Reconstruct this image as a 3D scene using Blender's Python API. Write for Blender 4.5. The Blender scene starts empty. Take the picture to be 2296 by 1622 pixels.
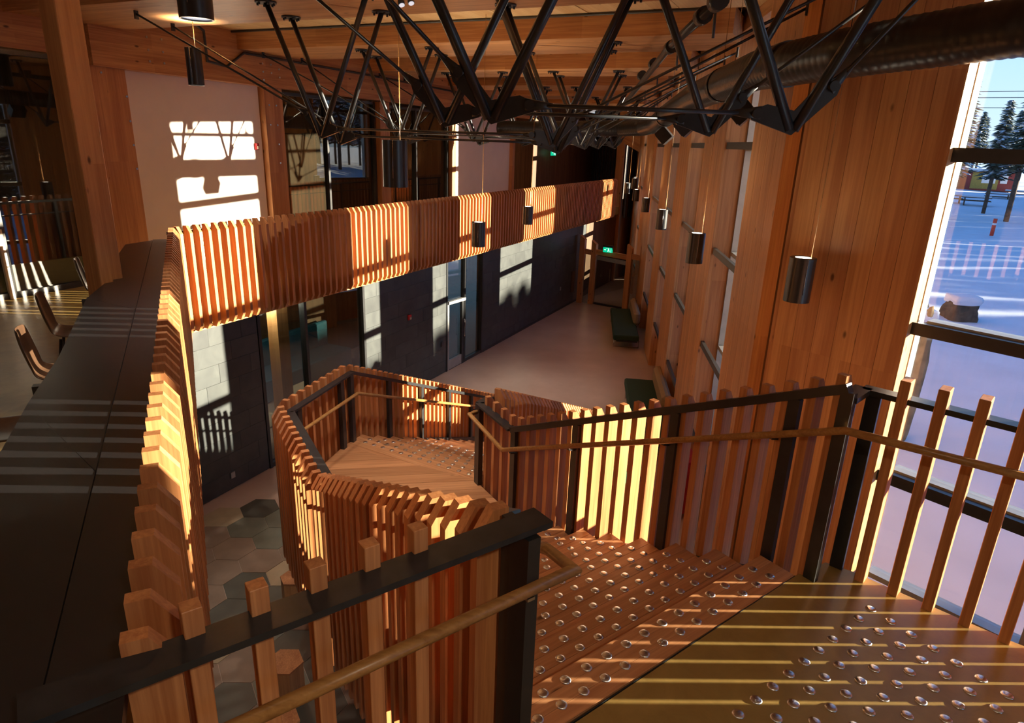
import bpy, bmesh, math, random
from mathutils import Matrix, Vector, noise
random.seed(7)
SC = bpy.context.scene
COL = SC.collection
PI = math.pi
def rad(a): return math.radians(a)
def yd(a): return Vector((math.sin(rad(a)), math.cos(rad(a)), 0))

# ------------------------------------------------------------------ camera
cam_d = bpy.data.cameras.new('camera'); cam = bpy.data.objects.new('camera', cam_d); COL.objects.link(cam)
cam_d.sensor_width = 36.0; cam_d.lens = 1471.0/2296*36; cam_d.clip_start = 0.02; cam_d.clip_end = 2000
R3 = Matrix(((0.99935266, -0.03597579, 0), (0.01142568, 0.317388, -0.94822693), (0.03411321, 0.94761311, 0.31759359)))
cam.matrix_world = Matrix.Translation((0, 0, 2.3)) @ R3.to_4x4()
SC.camera = cam

# ------------------------------------------------------------------ world, sun, exposure
SUN_EL = 8.0; SUN_YAW = 88.0      # the sun stands low, to the right and a little ahead
wd = bpy.data.worlds.new('sky'); SC.world = wd; wd.use_nodes = True
nt = wd.node_tree; nt.nodes.clear()
tcw = nt.nodes.new('ShaderNodeTexCoord'); sxyz = nt.nodes.new('ShaderNodeSeparateXYZ'); nt.links.new(tcw.outputs['Generated'], sxyz.inputs[0])
ramp = nt.nodes.new('ShaderNodeValToRGB'); nt.links.new(sxyz.outputs['Z'], ramp.inputs[0])
el = ramp.color_ramp.elements; el[0].position = 0.0; el[0].color = (0.62, 0.78, 0.90, 1); el[1].position = 1.0; el[1].color = (0.06, 0.17, 0.48, 1)
e2 = ramp.color_ramp.elements.new(0.12); e2.color = (0.42, 0.66, 0.92, 1); e3 = ramp.color_ramp.elements.new(0.4); e3.color = (0.12, 0.30, 0.68, 1)
bg = nt.nodes.new('ShaderNodeBackground'); bg.inputs['Strength'].default_value = 0.72
wo = nt.nodes.new('ShaderNodeOutputWorld')
nt.links.new(ramp.outputs[0], bg.inputs[0]); nt.links.new(bg.outputs[0], wo.inputs[0])
sl = bpy.data.lights.new('sun', 'SUN'); sl.energy = 15.5; sl.color = (1.0, 0.85, 0.62); sl.angle = rad(0.5)
so = bpy.data.objects.new('sun', sl); COL.objects.link(so)
sd = Vector((math.sin(rad(SUN_YAW))*math.cos(rad(SUN_EL)), math.cos(rad(SUN_YAW))*math.cos(rad(SUN_EL)), math.sin(rad(SUN_EL))))
so.rotation_euler = sd.to_track_quat('Z', 'Y').to_euler(); so.location = (30, 10, 20)
SC.view_settings.view_transform = 'Standard'; SC.view_settings.look = 'None'
SC.view_settings.exposure = 1.05; SC.view_settings.gamma = 1.0; SC.view_settings.use_curve_mapping = False
SC.cycles.max_bounces = 10; SC.cycles.diffuse_bounces = 5; SC.cycles.glossy_bounces = 4; SC.cycles.transparent_max_bounces = 12
SC.cycles.sample_clamp_indirect = 6.0; SC.cycles.caustics_reflective = False; SC.cycles.caustics_refractive = False

# ------------------------------------------------------------------ materials
def new_mat(name):
    m = bpy.data.materials.new(name); m.use_nodes = True
    n = m.node_tree.nodes; l = m.node_tree.links
    return m, n, l, n['Principled BSDF']
def plain(name, col, rough=0.5, metal=0.0, spec=0.5, emit=None, es=0.0, noise_amt=0.0, nscale=8.0, bump=0.0):
    m, n, l, p = new_mat(name)
    p.inputs['Base Color'].default_value = (*col, 1); p.inputs['Roughness'].default_value = rough
    p.inputs['Metallic'].default_value = metal; p.inputs['Specular IOR Level'].default_value = spec
    if emit: p.inputs['Emission Color'].default_value = (*emit, 1); p.inputs['Emission Strength'].default_value = es
    if noise_amt or bump:
        tc = n.new('ShaderNodeTexCoord'); nz = n.new('ShaderNodeTexNoise'); nz.inputs['Scale'].default_value = nscale; nz.inputs['Detail'].default_value = 5
        l.new(tc.outputs['Object'], nz.inputs['Vector'])
        if noise_amt:
            rp = n.new('ShaderNodeValToRGB'); e = rp.color_ramp.elements
            e[0].position = 0.3; e[1].position = 0.72
            e[0].color = (*[c*(1-noise_amt) for c in col], 1); e[1].color = (*[min(1, c*(1+noise_amt)) for c in col], 1)
            l.new(nz.outputs['Fac'], rp.inputs[0]); l.new(rp.outputs[0], p.inputs['Base Color'])
        if bump:
            b = n.new('ShaderNodeBump'); b.inputs['Strength'].default_value = bump; b.inputs['Distance'].default_value = 0.01
            l.new(nz.outputs['Fac'], b.inputs['Height']); l.new(b.outputs[0], p.inputs['Normal'])
    return m
def wood(name, light, dark, axis='Z', rough=0.42, lam=0.0, rnd=0.12, fine=60.0, knots=True, spec=0.4):
    """wood with grain along a local axis; lam = width of glued laminations across it"""
    m, n, l, p = new_mat(name)
    tc = n.new('ShaderNodeTexCoord'); oi = n.new('ShaderNodeObjectInfo')
    off = n.new('ShaderNodeVectorMath'); off.operation = 'MULTIPLY_ADD'
    off.inputs[1].default_value = (37, 53, 71)
    cmb = n.new('ShaderNodeCombineXYZ')
    for i in range(3): l.new(oi.outputs['Random'], cmb.inputs[i])
    l.new(cmb.outputs[0], off.inputs[0]); l.new(tc.outputs['Object'], off.inputs[2])
    mp = n.new('ShaderNodeMapping'); s = [fine, fine, fine]; s['XYZ'.index(axis)] = fine*0.035
    mp.inputs['Scale'].default_value = s; l.new(off.outputs[0], mp.inputs[0])
    n1 = n.new('ShaderNodeTexNoise'); n1.inputs['Scale'].default_value = 1.0; n1.inputs['Detail'].default_value = 4; n1.inputs['Distortion'].default_value = 0.5
    l.new(mp.outputs[0], n1.inputs['Vector'])
    mp2 = n.new('ShaderNodeMapping'); s = [9.0, 9.0, 9.0]; s['XYZ'.index(axis)] = 0.5
    mp2.inputs['Scale'].default_value = s; l.new(off.outputs[0], mp2.inputs[0])
    n2 = n.new('ShaderNodeTexNoise'); n2.inputs['Scale'].default_value = 1.0; n2.inputs['Detail'].default_value = 3
    l.new(mp2.outputs[0], n2.inputs['Vector'])
    mx = n.new('ShaderNodeMath'); mx.operation = 'MULTIPLY_ADD'; mx.inputs[1].default_value = 0.55
    l.new(n1.outputs['Fac'], mx.inputs[0])
    mh = n.new('ShaderNodeMath'); mh.operation = 'MULTIPLY'; mh.inputs[1].default_value = 0.45; l.new(n2.outputs['Fac'], mh.inputs[0]); l.new(mh.outputs[0], mx.inputs[2])
    fac = mx.outputs[0]
    if lam:
        # glued laminations: brick-like cells across the grain with a random tone each
        sn = n.new('ShaderNodeVectorMath'); sn.operation = 'SNAP'
        inc = [lam, lam, lam]; inc['XYZ'.index(axis)] = 2.3
        sn.inputs[1].default_value = inc; l.new(tc.outputs['Object'], sn.inputs[0])
        wn = n.new('ShaderNodeTexWhiteNoise'); wn.noise_dimensions = '3D'; l.new(sn.outputs[0], wn.inputs['Vector'])
        a = n.new('ShaderNodeMath'); a.operation = 'MULTIPLY_ADD'; a.inputs[1].default_value = 0.16
        b = n.new('ShaderNodeMath'); b.operation = 'SUBTRACT'; b.inputs[1].default_value = 0.08
        l.new(wn.outputs['Value'], a.inputs[0]); l.new(fac, b.inputs[0]); l.new(b.outputs[0], a.inputs[2]); fac = a.outputs[0]
    rp = n.new('ShaderNodeValToRGB'); e = rp.color_ramp.elements
    e[0].position = 0.36; e[1].position = 0.64; e[0].color = (*dark, 1); e[1].color = (*light, 1)
    l.new(fac, rp.inputs[0]); out = rp.outputs[0]
    if knots:
        mk = n.new('ShaderNodeMapping'); s = [5.0]*3; s['XYZ'.index(axis)] = 2.2; mk.inputs['Scale'].default_value = s
        l.new(off.outputs[0], mk.inputs[0])
        vo = n.new('ShaderNodeTexVoronoi'); vo.inputs['Scale'].default_value = 1.0; l.new(mk.outputs[0], vo.inputs['Vector'])
        kr = n.new('ShaderNodeValToRGB'); kr.color_ramp.elements[0].position = 0.045; kr.color_ramp.elements[1].position = 0.10
        kr.color_ramp.elements[0].color = (1, 1, 1, 1); kr.color_ramp.elements[1].color = (0, 0, 0, 1)
        l.new(vo.outputs['Distance'], kr.inputs[0])
        mk2 = n.new('ShaderNodeMix'); mk2.data_type = 'RGBA'; l.new(kr.outputs[0], mk2.inputs[0]); l.new(out, mk2.inputs[6])
        mk2.inputs[7].default_value = (*[c*0.35 for c in dark], 1); out = mk2.outputs[2]
    if rnd:
        hs = n.new('ShaderNodeHueSaturation'); vr = n.new('ShaderNodeMapRange'); vr.inputs[3].default_value = 1-rnd; vr.inputs[4].default_value = 1+rnd
        l.new(oi.outputs['Random'], vr.inputs[0]); l.new(vr.outputs[0], hs.inputs['Value']); l.new(out, hs.inputs['Color']); out = hs.outputs[0]
    l.new(out, p.inputs['Base Color'])
    p.inputs['Roughness'].default_value = rough; p.inputs['Specular IOR Level'].default_value = spec
    b = n.new('ShaderNodeBump'); b.inputs['Strength'].default_value = 0.12; b.inputs['Distance'].default_value = 0.002
    l.new(n1.outputs['Fac'], b.inputs['Height']); l.new(b.outputs[0], p.inputs['Normal'])
    return m

SLAT = wood('fir_slat', (0.66, 0.30, 0.12), (0.43, 0.16, 0.06), 'Z', fine=70, rnd=0.16, knots=False)
GLZ = wood('glulam_upright', (0.70, 0.37, 0.15), (0.50, 0.23, 0.085), 'Z', fine=45, lam=0.12, rnd=0.05)
GLR = wood('red_glulam_upright', (0.63, 0.32, 0.135), (0.45, 0.195, 0.08), 'Z', fine=45, lam=0.14, rnd=0.05)
GLX = wood('glulam_beam', (0.70, 0.37, 0.15), (0.46, 0.20, 0.075), 'X', fine=45, lam=0.11, rnd=0.05)
DECK = wood('roof_deck', (0.88, 0.64, 0.34), (0.72, 0.46, 0.20), 'X', fine=40, lam=0.09, rnd=0.06)
TREAD = wood('tread_wood', (0.60, 0.30, 0.14), (0.40, 0.175, 0.075), 'X', fine=55, rnd=0.14, rough=0.36)
RAIL = wood('handrail_oak', (0.46, 0.235, 0.075), (0.27, 0.12, 0.035), 'X', fine=70, rnd=0.0, rough=0.35, knots=False)
DARKW = wood('dark_wood', (0.17, 0.09, 0.05), (0.09, 0.045, 0.028), 'Z', fine=40, lam=0.12, rnd=0.06, knots=False, rough=0.5)
SHELL = wood('dark_plywood', (0.10, 0.055, 0.032), (0.055, 0.03, 0.018), 'Z', fine=40, rnd=0.05, rough=0.28, knots=False)
BLACK = plain('black_steel', (0.022, 0.024, 0.027), 0.30, 0.0, 0.7, noise_amt=0.2, nscale=20)
DUCTM = plain('duct_steel', (0.028, 0.029, 0.031), 0.33, 0.2, 0.5, noise_amt=0.25, nscale=6)
CAPM = plain('cap_steel', (0.035, 0.038, 0.044), 0.32, 0.3, 0.5, noise_amt=0.25, nscale=14, bump=0.02)
TOPM = plain('counter_laminate', (0.020, 0.020, 0.023), 0.30, 0.0, 0.5, noise_amt=0.12, nscale=3)
WHITE = plain('white_panel', (0.90, 0.84, 0.80), 0.6, noise_amt=0.03, nscale=2)
ALU = plain('aluminium', (0.42, 0.43, 0.43), 0.38, 0.5, noise_amt=0.08)
WALU = plain('pale_aluminium', (0.66, 0.66, 0.62), 0.4, 0.1, noise_amt=0.03)
ALUD = plain('dark_aluminium', (0.06, 0.058, 0.055), 0.4, 0.3, noise_amt=0.1)
STEEL = plain('steel', (0.62, 0.62, 0.62), 0.25, 1.0, noise_amt=0.1)
GREEN = plain('green_fabric', (0.012, 0.045, 0.02), 0.75, noise_amt=0.2, nscale=60, bump=0.2)
TAN = plain('tan_fabric', (0.34, 0.24, 0.13), 0.75, noise_amt=0.12, nscale=60, bump=0.2)
RED = plain('red_plastic', (0.45, 0.015, 0.02), 0.4, noise_amt=0.1)
SNOW = plain('snow', (0.64, 0.72, 0.82), 0.75, noise_amt=0.06, nscale=0.8, bump=0.6)
STONE = plain('outdoor_stone', (0.24, 0.19, 0.11), 0.85, noise_amt=0.45, nscale=3.5, bump=0.9)
DSTONE = plain('dark_outdoor_stone', (0.085, 0.065, 0.04), 0.85, noise_amt=0.5, nscale=3.5, bump=0.9)
NEEDLE = plain('conifer_needles', (0.035, 0.055, 0.035), 0.8, noise_amt=0.6, nscale=1.5)
BARK = plain('bark', (0.09, 0.06, 0.04), 0.9, noise_amt=0.4, nscale=5)
GREY = plain('grey_board', (0.035, 0.04, 0.055), 0.55, noise_amt=0.08)
PLUM = plain('plum_board', (0.06, 0.036, 0.034), 0.55, noise_amt=0.1)
BLUE = plain('blue_upholstery', (0.02, 0.12, 0.20), 0.7, noise_amt=0.15, nscale=20)
CREAM = plain('cream_laminate', (0.55, 0.50, 0.38), 0.5, noise_amt=0.05)
EXITG = plain('exit_green', (0.0, 0.20, 0.09), 0.4, emit=(0.0, 0.55, 0.28), es=0.55, noise_amt=0.02)
EXITW = plain('exit_white', (0.7, 0.9, 0.8), 0.4, emit=(0.7, 1, 0.85), es=0.8, noise_amt=0.02)
LAMP = plain('lamp_glow', (1, 0.95, 0.85), 0.4, emit=(1, 0.86, 0.66), es=7.0, noise_amt=0.01)
LAMPC = plain('tube_glow', (1, 1, 1), 0.4, emit=(1, 0.97, 0.85), es=3.0, noise_amt=0.01)
LENSM = plain('lens', (0.5, 0.5, 0.52), 0.15, 0.4, noise_amt=0.1, emit=(0.9, 0.9, 1), es=0.35)

def floor_mat():
    m, n, l, p = new_mat('polished_concrete')
    tc = n.new('ShaderNodeTexCoord'); nz = n.new('ShaderNodeTexNoise'); nz.inputs['Scale'].default_value = 0.9; nz.inputs['Detail'].default_value = 7; nz.inputs['Roughness'].default_value = 0.6
    l.new(tc.outputs['Object'], nz.inputs['Vector']); rp = n.new('ShaderNodeValToRGB'); e = rp.color_ramp.elements
    e[0].position = 0.3; e[1].position = 0.7; e[0].color = (0.52, 0.39, 0.32, 1); e[1].color = (0.66, 0.52, 0.44, 1)
    l.new(nz.outputs['Fac'], rp.inputs[0]); l.new(rp.outputs[0], p.inputs['Base Color']); p.inputs['Roughness'].default_value = 0.33
    return m
FLOOR = floor_mat()
def landing_mat():
    m, n, l, p = new_mat('landing_resin')
    tc = n.new('ShaderNodeTexCoord'); nz = n.new('ShaderNodeTexNoise'); nz.inputs['Scale'].default_value = 5; nz.inputs['Detail'].default_value = 8; nz.inputs['Roughness'].default_value = 0.65; nz.inputs['Distortion'].default_value = 1.0
    l.new(tc.outputs['Object'], nz.inputs['Vector']); rp = n.new('ShaderNodeValToRGB'); e = rp.color_ramp.elements
    e[0].position = 0.28; e[1].position = 0.75; e[0].color = (0.24, 0.155, 0.045, 1); e[1].color = (0.36, 0.24, 0.075, 1)
    l.new(nz.outputs['Fac'], rp.inputs[0]); l.new(rp.outputs[0], p.inputs['Base Color']); p.inputs['Roughness'].default_value = 0.34
    b = n.new('ShaderNodeBump'); b.inputs['Strength'].default_value = 0.15; b.inputs['Distance'].default_value = 0.01; l.new(nz.outputs['Fac'], b.inputs['Height']); l.new(b.outputs[0], p.inputs['Normal'])
    return m
RESIN = landing_mat()
def slate_mat():
    m, n, l, p = new_mat('slate')
    tc = n.new('ShaderNodeTexCoord'); oi = n.new('ShaderNodeObjectInfo')
    ad = n.new('ShaderNodeVectorMath'); l.new(tc.outputs['Object'], ad.inputs[0]); cm = n.new('ShaderNodeCombineXYZ')
    mu = n.new('ShaderNodeMath'); mu.operation = 'MULTIPLY'; mu.inputs[1].default_value = 40; l.new(oi.outputs['Random'], mu.inputs[0])
    for i in range(3): l.new(mu.outputs[0], cm.inputs[i])
    l.new(cm.outputs[0], ad.inputs[1])
    nz = n.new('ShaderNodeTexNoise'); nz.inputs['Scale'].default_value = 3; nz.inputs['Detail'].default_value = 8; nz.inputs['Distortion'].default_value = 0.7
    l.new(ad.outputs[0], nz.inputs['Vector']); rp = n.new('ShaderNodeValToRGB'); e = rp.color_ramp.elements
    e[0].position = 0.3; e[1].position = 0.72; e[0].color = (0.040, 0.047, 0.052, 1); e[1].color = (0.068, 0.078, 0.080, 1)
    l.new(nz.outputs['Fac'], rp.inputs[0])
    hs = n.new('ShaderNodeHueSaturation'); vr = n.new('ShaderNodeMapRange'); vr.inputs[3].default_value = 0.9; vr.inputs[4].default_value = 1.1
    l.new(oi.outputs['Random'], vr.inputs[0]); l.new(vr.outputs[0], hs.inputs['Value']); l.new(rp.outputs[0], hs.inputs['Color']); l.new(hs.outputs[0], p.inputs['Base Color'])
    p.inputs['Roughness'].default_value = 0.38
    b = n.new('ShaderNodeBump'); b.inputs['Strength'].default_value = 0.25; b.inputs['Distance'].default_value = 0.01; l.new(nz.outputs['Fac'], b.inputs['Height']); l.new(b.outputs[0], p.inputs['Normal'])
    return m
SLATE = slate_mat()
def tile_mat(name, col):
    return plain(name, col, 0.4, noise_amt=0.12, nscale=5)
TILES = [tile_mat('tile_cream', (0.50, 0.41, 0.27)), tile_mat('tile_grey', (0.20, 0.21, 0.17)), tile_mat('tile_dark', (0.10, 0.095, 0.075)), tile_mat('tile_taupe', (0.30, 0.215, 0.16))]
def glass_mat(name, tint=(1, 1, 1), refl=0.06, graze=0.5):
    m, n, l, p = new_mat(name); n.remove(p)
    out = n['Material Output']; tr = n.new('ShaderNodeBsdfTransparent'); tr.inputs[0].default_value = (*tint, 1)
    gl = n.new('ShaderNodeBsdfGlossy'); gl.inputs['Roughness'].default_value = 0.01
    fr = n.new('ShaderNodeLayerWeight'); fr.inputs['Blend'].default_value = graze
    pw = n.new('ShaderNodeMath'); pw.operation = 'POWER'; pw.inputs[1].default_value = 3.0; l.new(fr.outputs['Facing'], pw.inputs[0])
    ma = n.new('ShaderNodeMath'); ma.operation = 'MULTIPLY_ADD'; ma.inputs[1].default_value = 0.6; ma.inputs[2].default_value = refl; ma.use_clamp = True
    l.new(pw.outputs[0], ma.inputs[0]); mx = n.new('ShaderNodeMixShader'); l.new(ma.outputs[0], mx.inputs[0]); l.new(tr.outputs[0], mx.inputs[1]); l.new(gl.outputs[0], mx.inputs[2]); l.new(mx.outputs[0], out.inputs[0])
    return m
GLASS = glass_mat('window_glass', (0.97, 0.98, 0.98), 0.04)
GLASSI = glass_mat('interior_glass', (0.62, 0.64, 0.60), 0.09)  # clear glass; its tint stands in for the dimness of the rooms behind
def stud_mat():
    m, n, l, p = new_mat('brushed_stud')
    p.inputs['Base Color'].default_value = (0.66, 0.66, 0.67, 1); p.inputs['Metallic'].default_value = 1.0; p.inputs['Roughness'].default_value = 0.24
    p.inputs['Anisotropic'].default_value = 0.85
    tg = n.new('ShaderNodeTangent'); tg.direction_type = 'RADIAL'; tg.axis = 'Z'; l.new(tg.outputs[0], p.inputs['Tangent'])
    return m
STUD = stud_mat()

# ------------------------------------------------------------------ object helpers
WM = {}
def setp(o, key, val):
    if val: o[key] = val
def thing(name, label, cat, loc=(0, 0, 0), group=None):
    o = bpy.data.objects.new(name, None); COL.objects.link(o); o.empty_display_size = 0.1
    o.location = loc; WM[o] = Matrix.Translation(loc); o['label'] = label; o['category'] = cat; setp(o, 'group', group)
    return o
def put(name, me, M=Matrix(), parent=None, label=None, cat=None, kind=None, group=None):
    o = bpy.data.objects.new(name, me); COL.objects.link(o)
    WM[o] = M.copy()
    if parent is not None:
        o.parent = parent; o.matrix_basis = WM[parent].inverted() @ M
    else:
        o.matrix_basis = M
    setp(o, 'label', label); setp(o, 'category', cat); setp(o, 'kind', kind); setp(o, 'group', group)
    return o
def mesh_from(bm, mat, smooth=False, name='mesh'):
    me = bpy.data.meshes.new(name); bm.normal_update(); bm.to_mesh(me); bm.free()
    if mat is not None: me.materials.append(mat)
    if smooth:
        for p in me.polygons: p.use_smooth = True
    return me
CACHE = {}
def box_me(dx, dy, dz, mat, bev=0.0):
    k = (round(dx, 4), round(dy, 4), round(dz, 4), mat.name, bev)
    if k in CACHE: return CACHE[k]
    bm = bmesh.new(); bmesh.ops.create_cube(bm, size=1.0); bmesh.ops.scale(bm, vec=(dx, dy, dz), verts=bm.verts)
    if bev: bmesh.ops.bevel(bm, geom=bm.edges[:], offset=bev, segments=1, affect='EDGES')
    CACHE[k] = mesh_from(bm, mat); return CACHE[k]
def frame(loc, yaw):
    """local x along yaw (0 = world +y), local y to its left, z up"""
    d = yd(yaw); n = Vector((-d.y, d.x, 0))
    return Matrix(((d.x, n.x, 0, loc[0]), (d.y, n.y, 0, loc[1]), (0, 0, 1, loc[2]), (0, 0, 0, 1)))
def box(name, c, dims, yaw, mat, parent=None, bev=0.0, **k):
    return put(name, box_me(*dims, mat, bev), frame(c, yaw), parent, **k)
def beam(name, p, q, w, h, mat, parent=None, bev=0.0, up=(0, 0, 1), **k):
    p = Vector(p); q = Vector(q); d = q-p; L = d.length; x = d.normalized(); u = Vector(up)
    y = u.cross(x)
    if y.length < 1e-4: y = Vector((1, 0, 0)).cross(x)
    y.normalize(); z = x.cross(y); c = (p+q)/2
    M = Matrix(((x.x, y.x, z.x, c.x), (x.y, y.y, z.y, c.y), (x.z, y.z, z.z, c.z), (0, 0, 0, 1)))
    return put(name, box_me(L, w, h, mat, bev), M, parent, **k)
def path_me(pts, r, mat, segs=12, caps=True, rfun=None):
    """tube swept along points (relative to the first), local x of the mesh = world axes"""
    pts = [Vector(p) for p in pts]; bm = bmesh.new(); rings = []
    for i, p in enumerate(pts):
        a = (pts[i]-pts[i-1]).normalized() if i > 0 else (pts[1]-pts[0]).normalized()
        b = (pts[i+1]-pts[i]).normalized() if i < len(pts)-1 else a
        t = (a+b).normalized(); cs = max(0.35, t.dot(a))
        ref = Vector((0, 0, 1)) if abs(t.z) < 0.95 else Vector((1, 0, 0))
        u = ref.cross(t).normalized(); v = t.cross(u)
        # widen along the bisector so that the mitre keeps the diameter
        side = (b-a); side = side.normalized() if side.length > 1e-3 else None
        rr = rfun(i) if rfun else r
        ring = []
        for k in range(segs):
            an = 2*PI*k/segs; o = (u*math.cos(an)+v*math.sin(an))*rr
            if side is not None:
                sp = side-t*side.dot(t)
                if sp.length > 1e-3:
                    sp.normalize(); o = o+sp*o.dot(sp)*(1/cs-1)
            ring.append(bm.verts.new(p+o))
        rings.append(ring)
    for A, B in zip(rings, rings[1:]):
        for k in range(segs):
            f = bm.faces.new((A[k], A[(k+1) % segs], B[(k+1) % segs], B[k])); f.smooth = True
    if caps:
        bm.faces.new(rings[0][::-1]); bm.faces.new(rings[-1])
    bmesh.ops.recalc_face_normals(bm, faces=bm.faces)
    return mesh_from(bm, mat)
def tube(name, pts, r, mat, parent=None, segs=12, **k):
    pts = [Vector(p) for p in pts]; o = pts[0].copy(); rf = k.pop('rfun', None)
    return put(name, path_me([p-o for p in pts], r, mat, segs, rfun=rf), Matrix.Translation(o), parent, **k)
def cyl_me(r, h, mat, segs=24, r2=None):
    k = ('cyl', round(r, 4), round(h, 4), mat.name, segs, r2)
    if k in CACHE: return CACHE[k]
    bm = bmesh.new(); bmesh.ops.create_cone(bm, cap_ends=True, segments=segs, radius1=r, radius2=r if r2 is None else r2, depth=h)
    for f in bm.faces: f.smooth = len(f.verts) == 4
    CACHE[k] = mesh_from(bm, mat); return CACHE[k]
def along(p, q):
    """matrix whose z runs from p to q, at the midpoint"""
    p = Vector(p); q = Vector(q); return Matrix.Translation((p+q)/2) @ (q-p).to_track_quat('Z', 'Y').to_matrix().to_4x4()
def rod(name, p, q, r, mat, parent=None, segs=12, **k):
    return put(name, cyl_me(r, (Vector(q)-Vector(p)).length, mat, segs), along(p, q), parent, **k)
def prism_me(poly, z0, z1, mat):
    bm = bmesh.new(); n = len(poly)
    a = [bm.verts.new((x, y, z0)) for x, y in poly]; b = [bm.verts.new((x, y, z1)) for x, y in poly]
    bm.faces.new(a[::-1]); bm.faces.new(b)
    for i in range(n): bm.faces.new((a[i], a[(i+1) % n], b[(i+1) % n], b[i]))
    bmesh.ops.recalc_face_normals(bm, faces=bm.faces)
    return mesh_from(bm, mat)
def prism(name, poly, z0, z1, mat, parent=None, yaw=None, **k):
    cx = sum(p[0] for p in poly)/len(poly); cy = sum(p[1] for p in poly)/len(poly)
    M = frame((cx, cy, 0), yaw) if yaw is not None else Matrix.Translation((cx, cy, 0))
    Mi = M.inverted(); lp = [(Mi @ Vector((x, y, 0)))[:2] for x, y in poly]
    return put(name, prism_me(lp, z0, z1, mat), M, parent, **k)
def slat_me(th, dep, h, ch=0.09, chb=0.0, mat=None):
    """upright slat: local x = thickness, y = 0 (inner) .. dep (outer), z = 0..h, outer top corner cut off"""
    mat = mat or SLAT
    k = ('slat', th, dep, round(h, 3), ch, chb, mat.name)
    if k in CACHE: return CACHE[k]
    cut = dep*0.5; pr = [(0, h), (dep-cut, h), (dep, h-ch)]
    pr += [(dep, chb), (dep-cut*0.8, 0)] if chb else [(dep, 0)]
    pr += [(0, 0)]
    bm = bmesh.new(); A = [bm.verts.new((-th/2, y, z)) for y, z in pr]; B = [bm.verts.new((th/2, y, z)) for y, z in pr]; n = len(pr)
    bm.faces.new(A[::-1]); bm.faces.new(B)
    for i in range(n): bm.faces.new((A[i], A[(i+1) % n], B[(i+1) % n], B[i]))
    bmesh.ops.recalc_face_normals(bm, faces=bm.faces)
    CACHE[k] = mesh_from(bm, mat); return CACHE[k]
def slat_row(parent, p, q, pitch, out, top, bot, th=0.045, dep=0.12, ch=0.09, chb=0.0, start=0.5, off=0.04):
    """slats between plan points p and q; out = +1/-1 side of travel that is outside; top/bot = heights at both ends"""
    p = Vector((p[0], p[1], 0)); q = Vector((q[0], q[1], 0)); L = (q-p).length; d = (q-p)/L
    n = Vector((-d.y, d.x, 0))*out; cnt = int(L/pitch)
    hh = None
    for i in range(cnt):
        s = (i+start)*L/cnt; f = s/L; zt = top[0]+(top[1]-top[0])*f; zb = bot[0]+(bot[1]-bot[0])*f
        h = round(zt-zb, 2); c = p+d*s+n*off
        x = d if out > 0 else -d
        M = Matrix(((x.x, n.x, 0, c.x), (x.y, n.y, 0, c.y), (0, 0, 1, zt-h), (0, 0, 0, 1)))
        put('slat', slat_me(th, dep, h, ch, chb), M, parent)

# wall frame: s along the left wall, t out from the upper wall
W0 = Vector((-5.139, 12.711, 0)); U = yd(25.04); N = yd(115.04)
def W(s, t, z=0): v = W0+U*s+N*t; return Vector((v.x, v.y, z))
def fac(Y, off=0.0, z=0): return Vector((3.13+0.105*(Y-11.65)+off, Y, z))   # facade inner face
FZ = -3.2; TZ = [2.32, 0.83, -0.62, -2.08]; FTOP = 3.72

# ================================================================== STRUCTURE
floor = prism('floor', [(-13, -6), (6.5, -6), (5.6, 0), (4.0, 4.75), (3.0, 6.0), tuple(fac(12, .4)[:2]), tuple(fac(40, .4)[:2]), (-13, 42)], FZ-0.3, FZ, FLOOR, kind='structure')
# hexagonal tiles let into the floor under the stair
a = 0.305
hx = [(a*0.985*math.sin(rad(28+60*k)), a*0.985*math.cos(rad(28+60*k))) for k in range(6)]
hexme = [prism_me(hx, -0.004, 0.005, m) for m in TILES]
ov = {(0, 0): 1, (-1, -1): 2, (0, -1): 2, (1, 0): 1, (0, 1): 3, (-1, 0): 0, (2, 1): 0, (1, 1): 3, (1, 2): 2, (2, 2): 2, (0, 2): 3, (-1, 1): 3, (1, -1): 1, (0, 3): 3, (1, 3): 2, (1, 4): 0, (2, 4): 3, (0, 4): 3, (2, 3): 1}
for m in range(-3, 10):
    for k in range(-3, 14):
        cx = -3.79+m*0.466+k*0.02; cy = 8.31-m*0.248-k*0.528
        v = Vector((cx, cy, 0))-Vector((-4.777, 8.68, 0))
        if v.dot(N) < 0.45 or v.dot(U) > 0.62 or cy < 1.5 or cx > 1.2: continue
        ci = ov.get((m, k), random.choice([0, 1, 1, 2, 3, 3]))
        put('tile', hexme[ci], Matrix.Translation((cx, cy, FZ+0.002)), floor)

# upper floor: left room, bridge by the camera, balcony walkway
ul = prism('floor_upper', [tuple(W(-14, -6)[:2]), (-9.5, -5), (3.3, -5), (4.6, 1.1), (2.56, 2.72), (2.02, 3.25), (1.9, 3.33), (1.663, 3.19), (-1.0, 1.09), (-4.5, 8.42), tuple(W(16.5, 2.40)[:2]), tuple(W(16.5, -4)[:2])], -0.28, 0.0, RESIN, kind='structure')
# plaster soffit strip under the balcony edge
beam('trim_1', W(-3.4, 2.22, -0.315), W(15.7, 2.22, -0.315), 0.42, 0.03, GLX, kind='structure')

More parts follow.
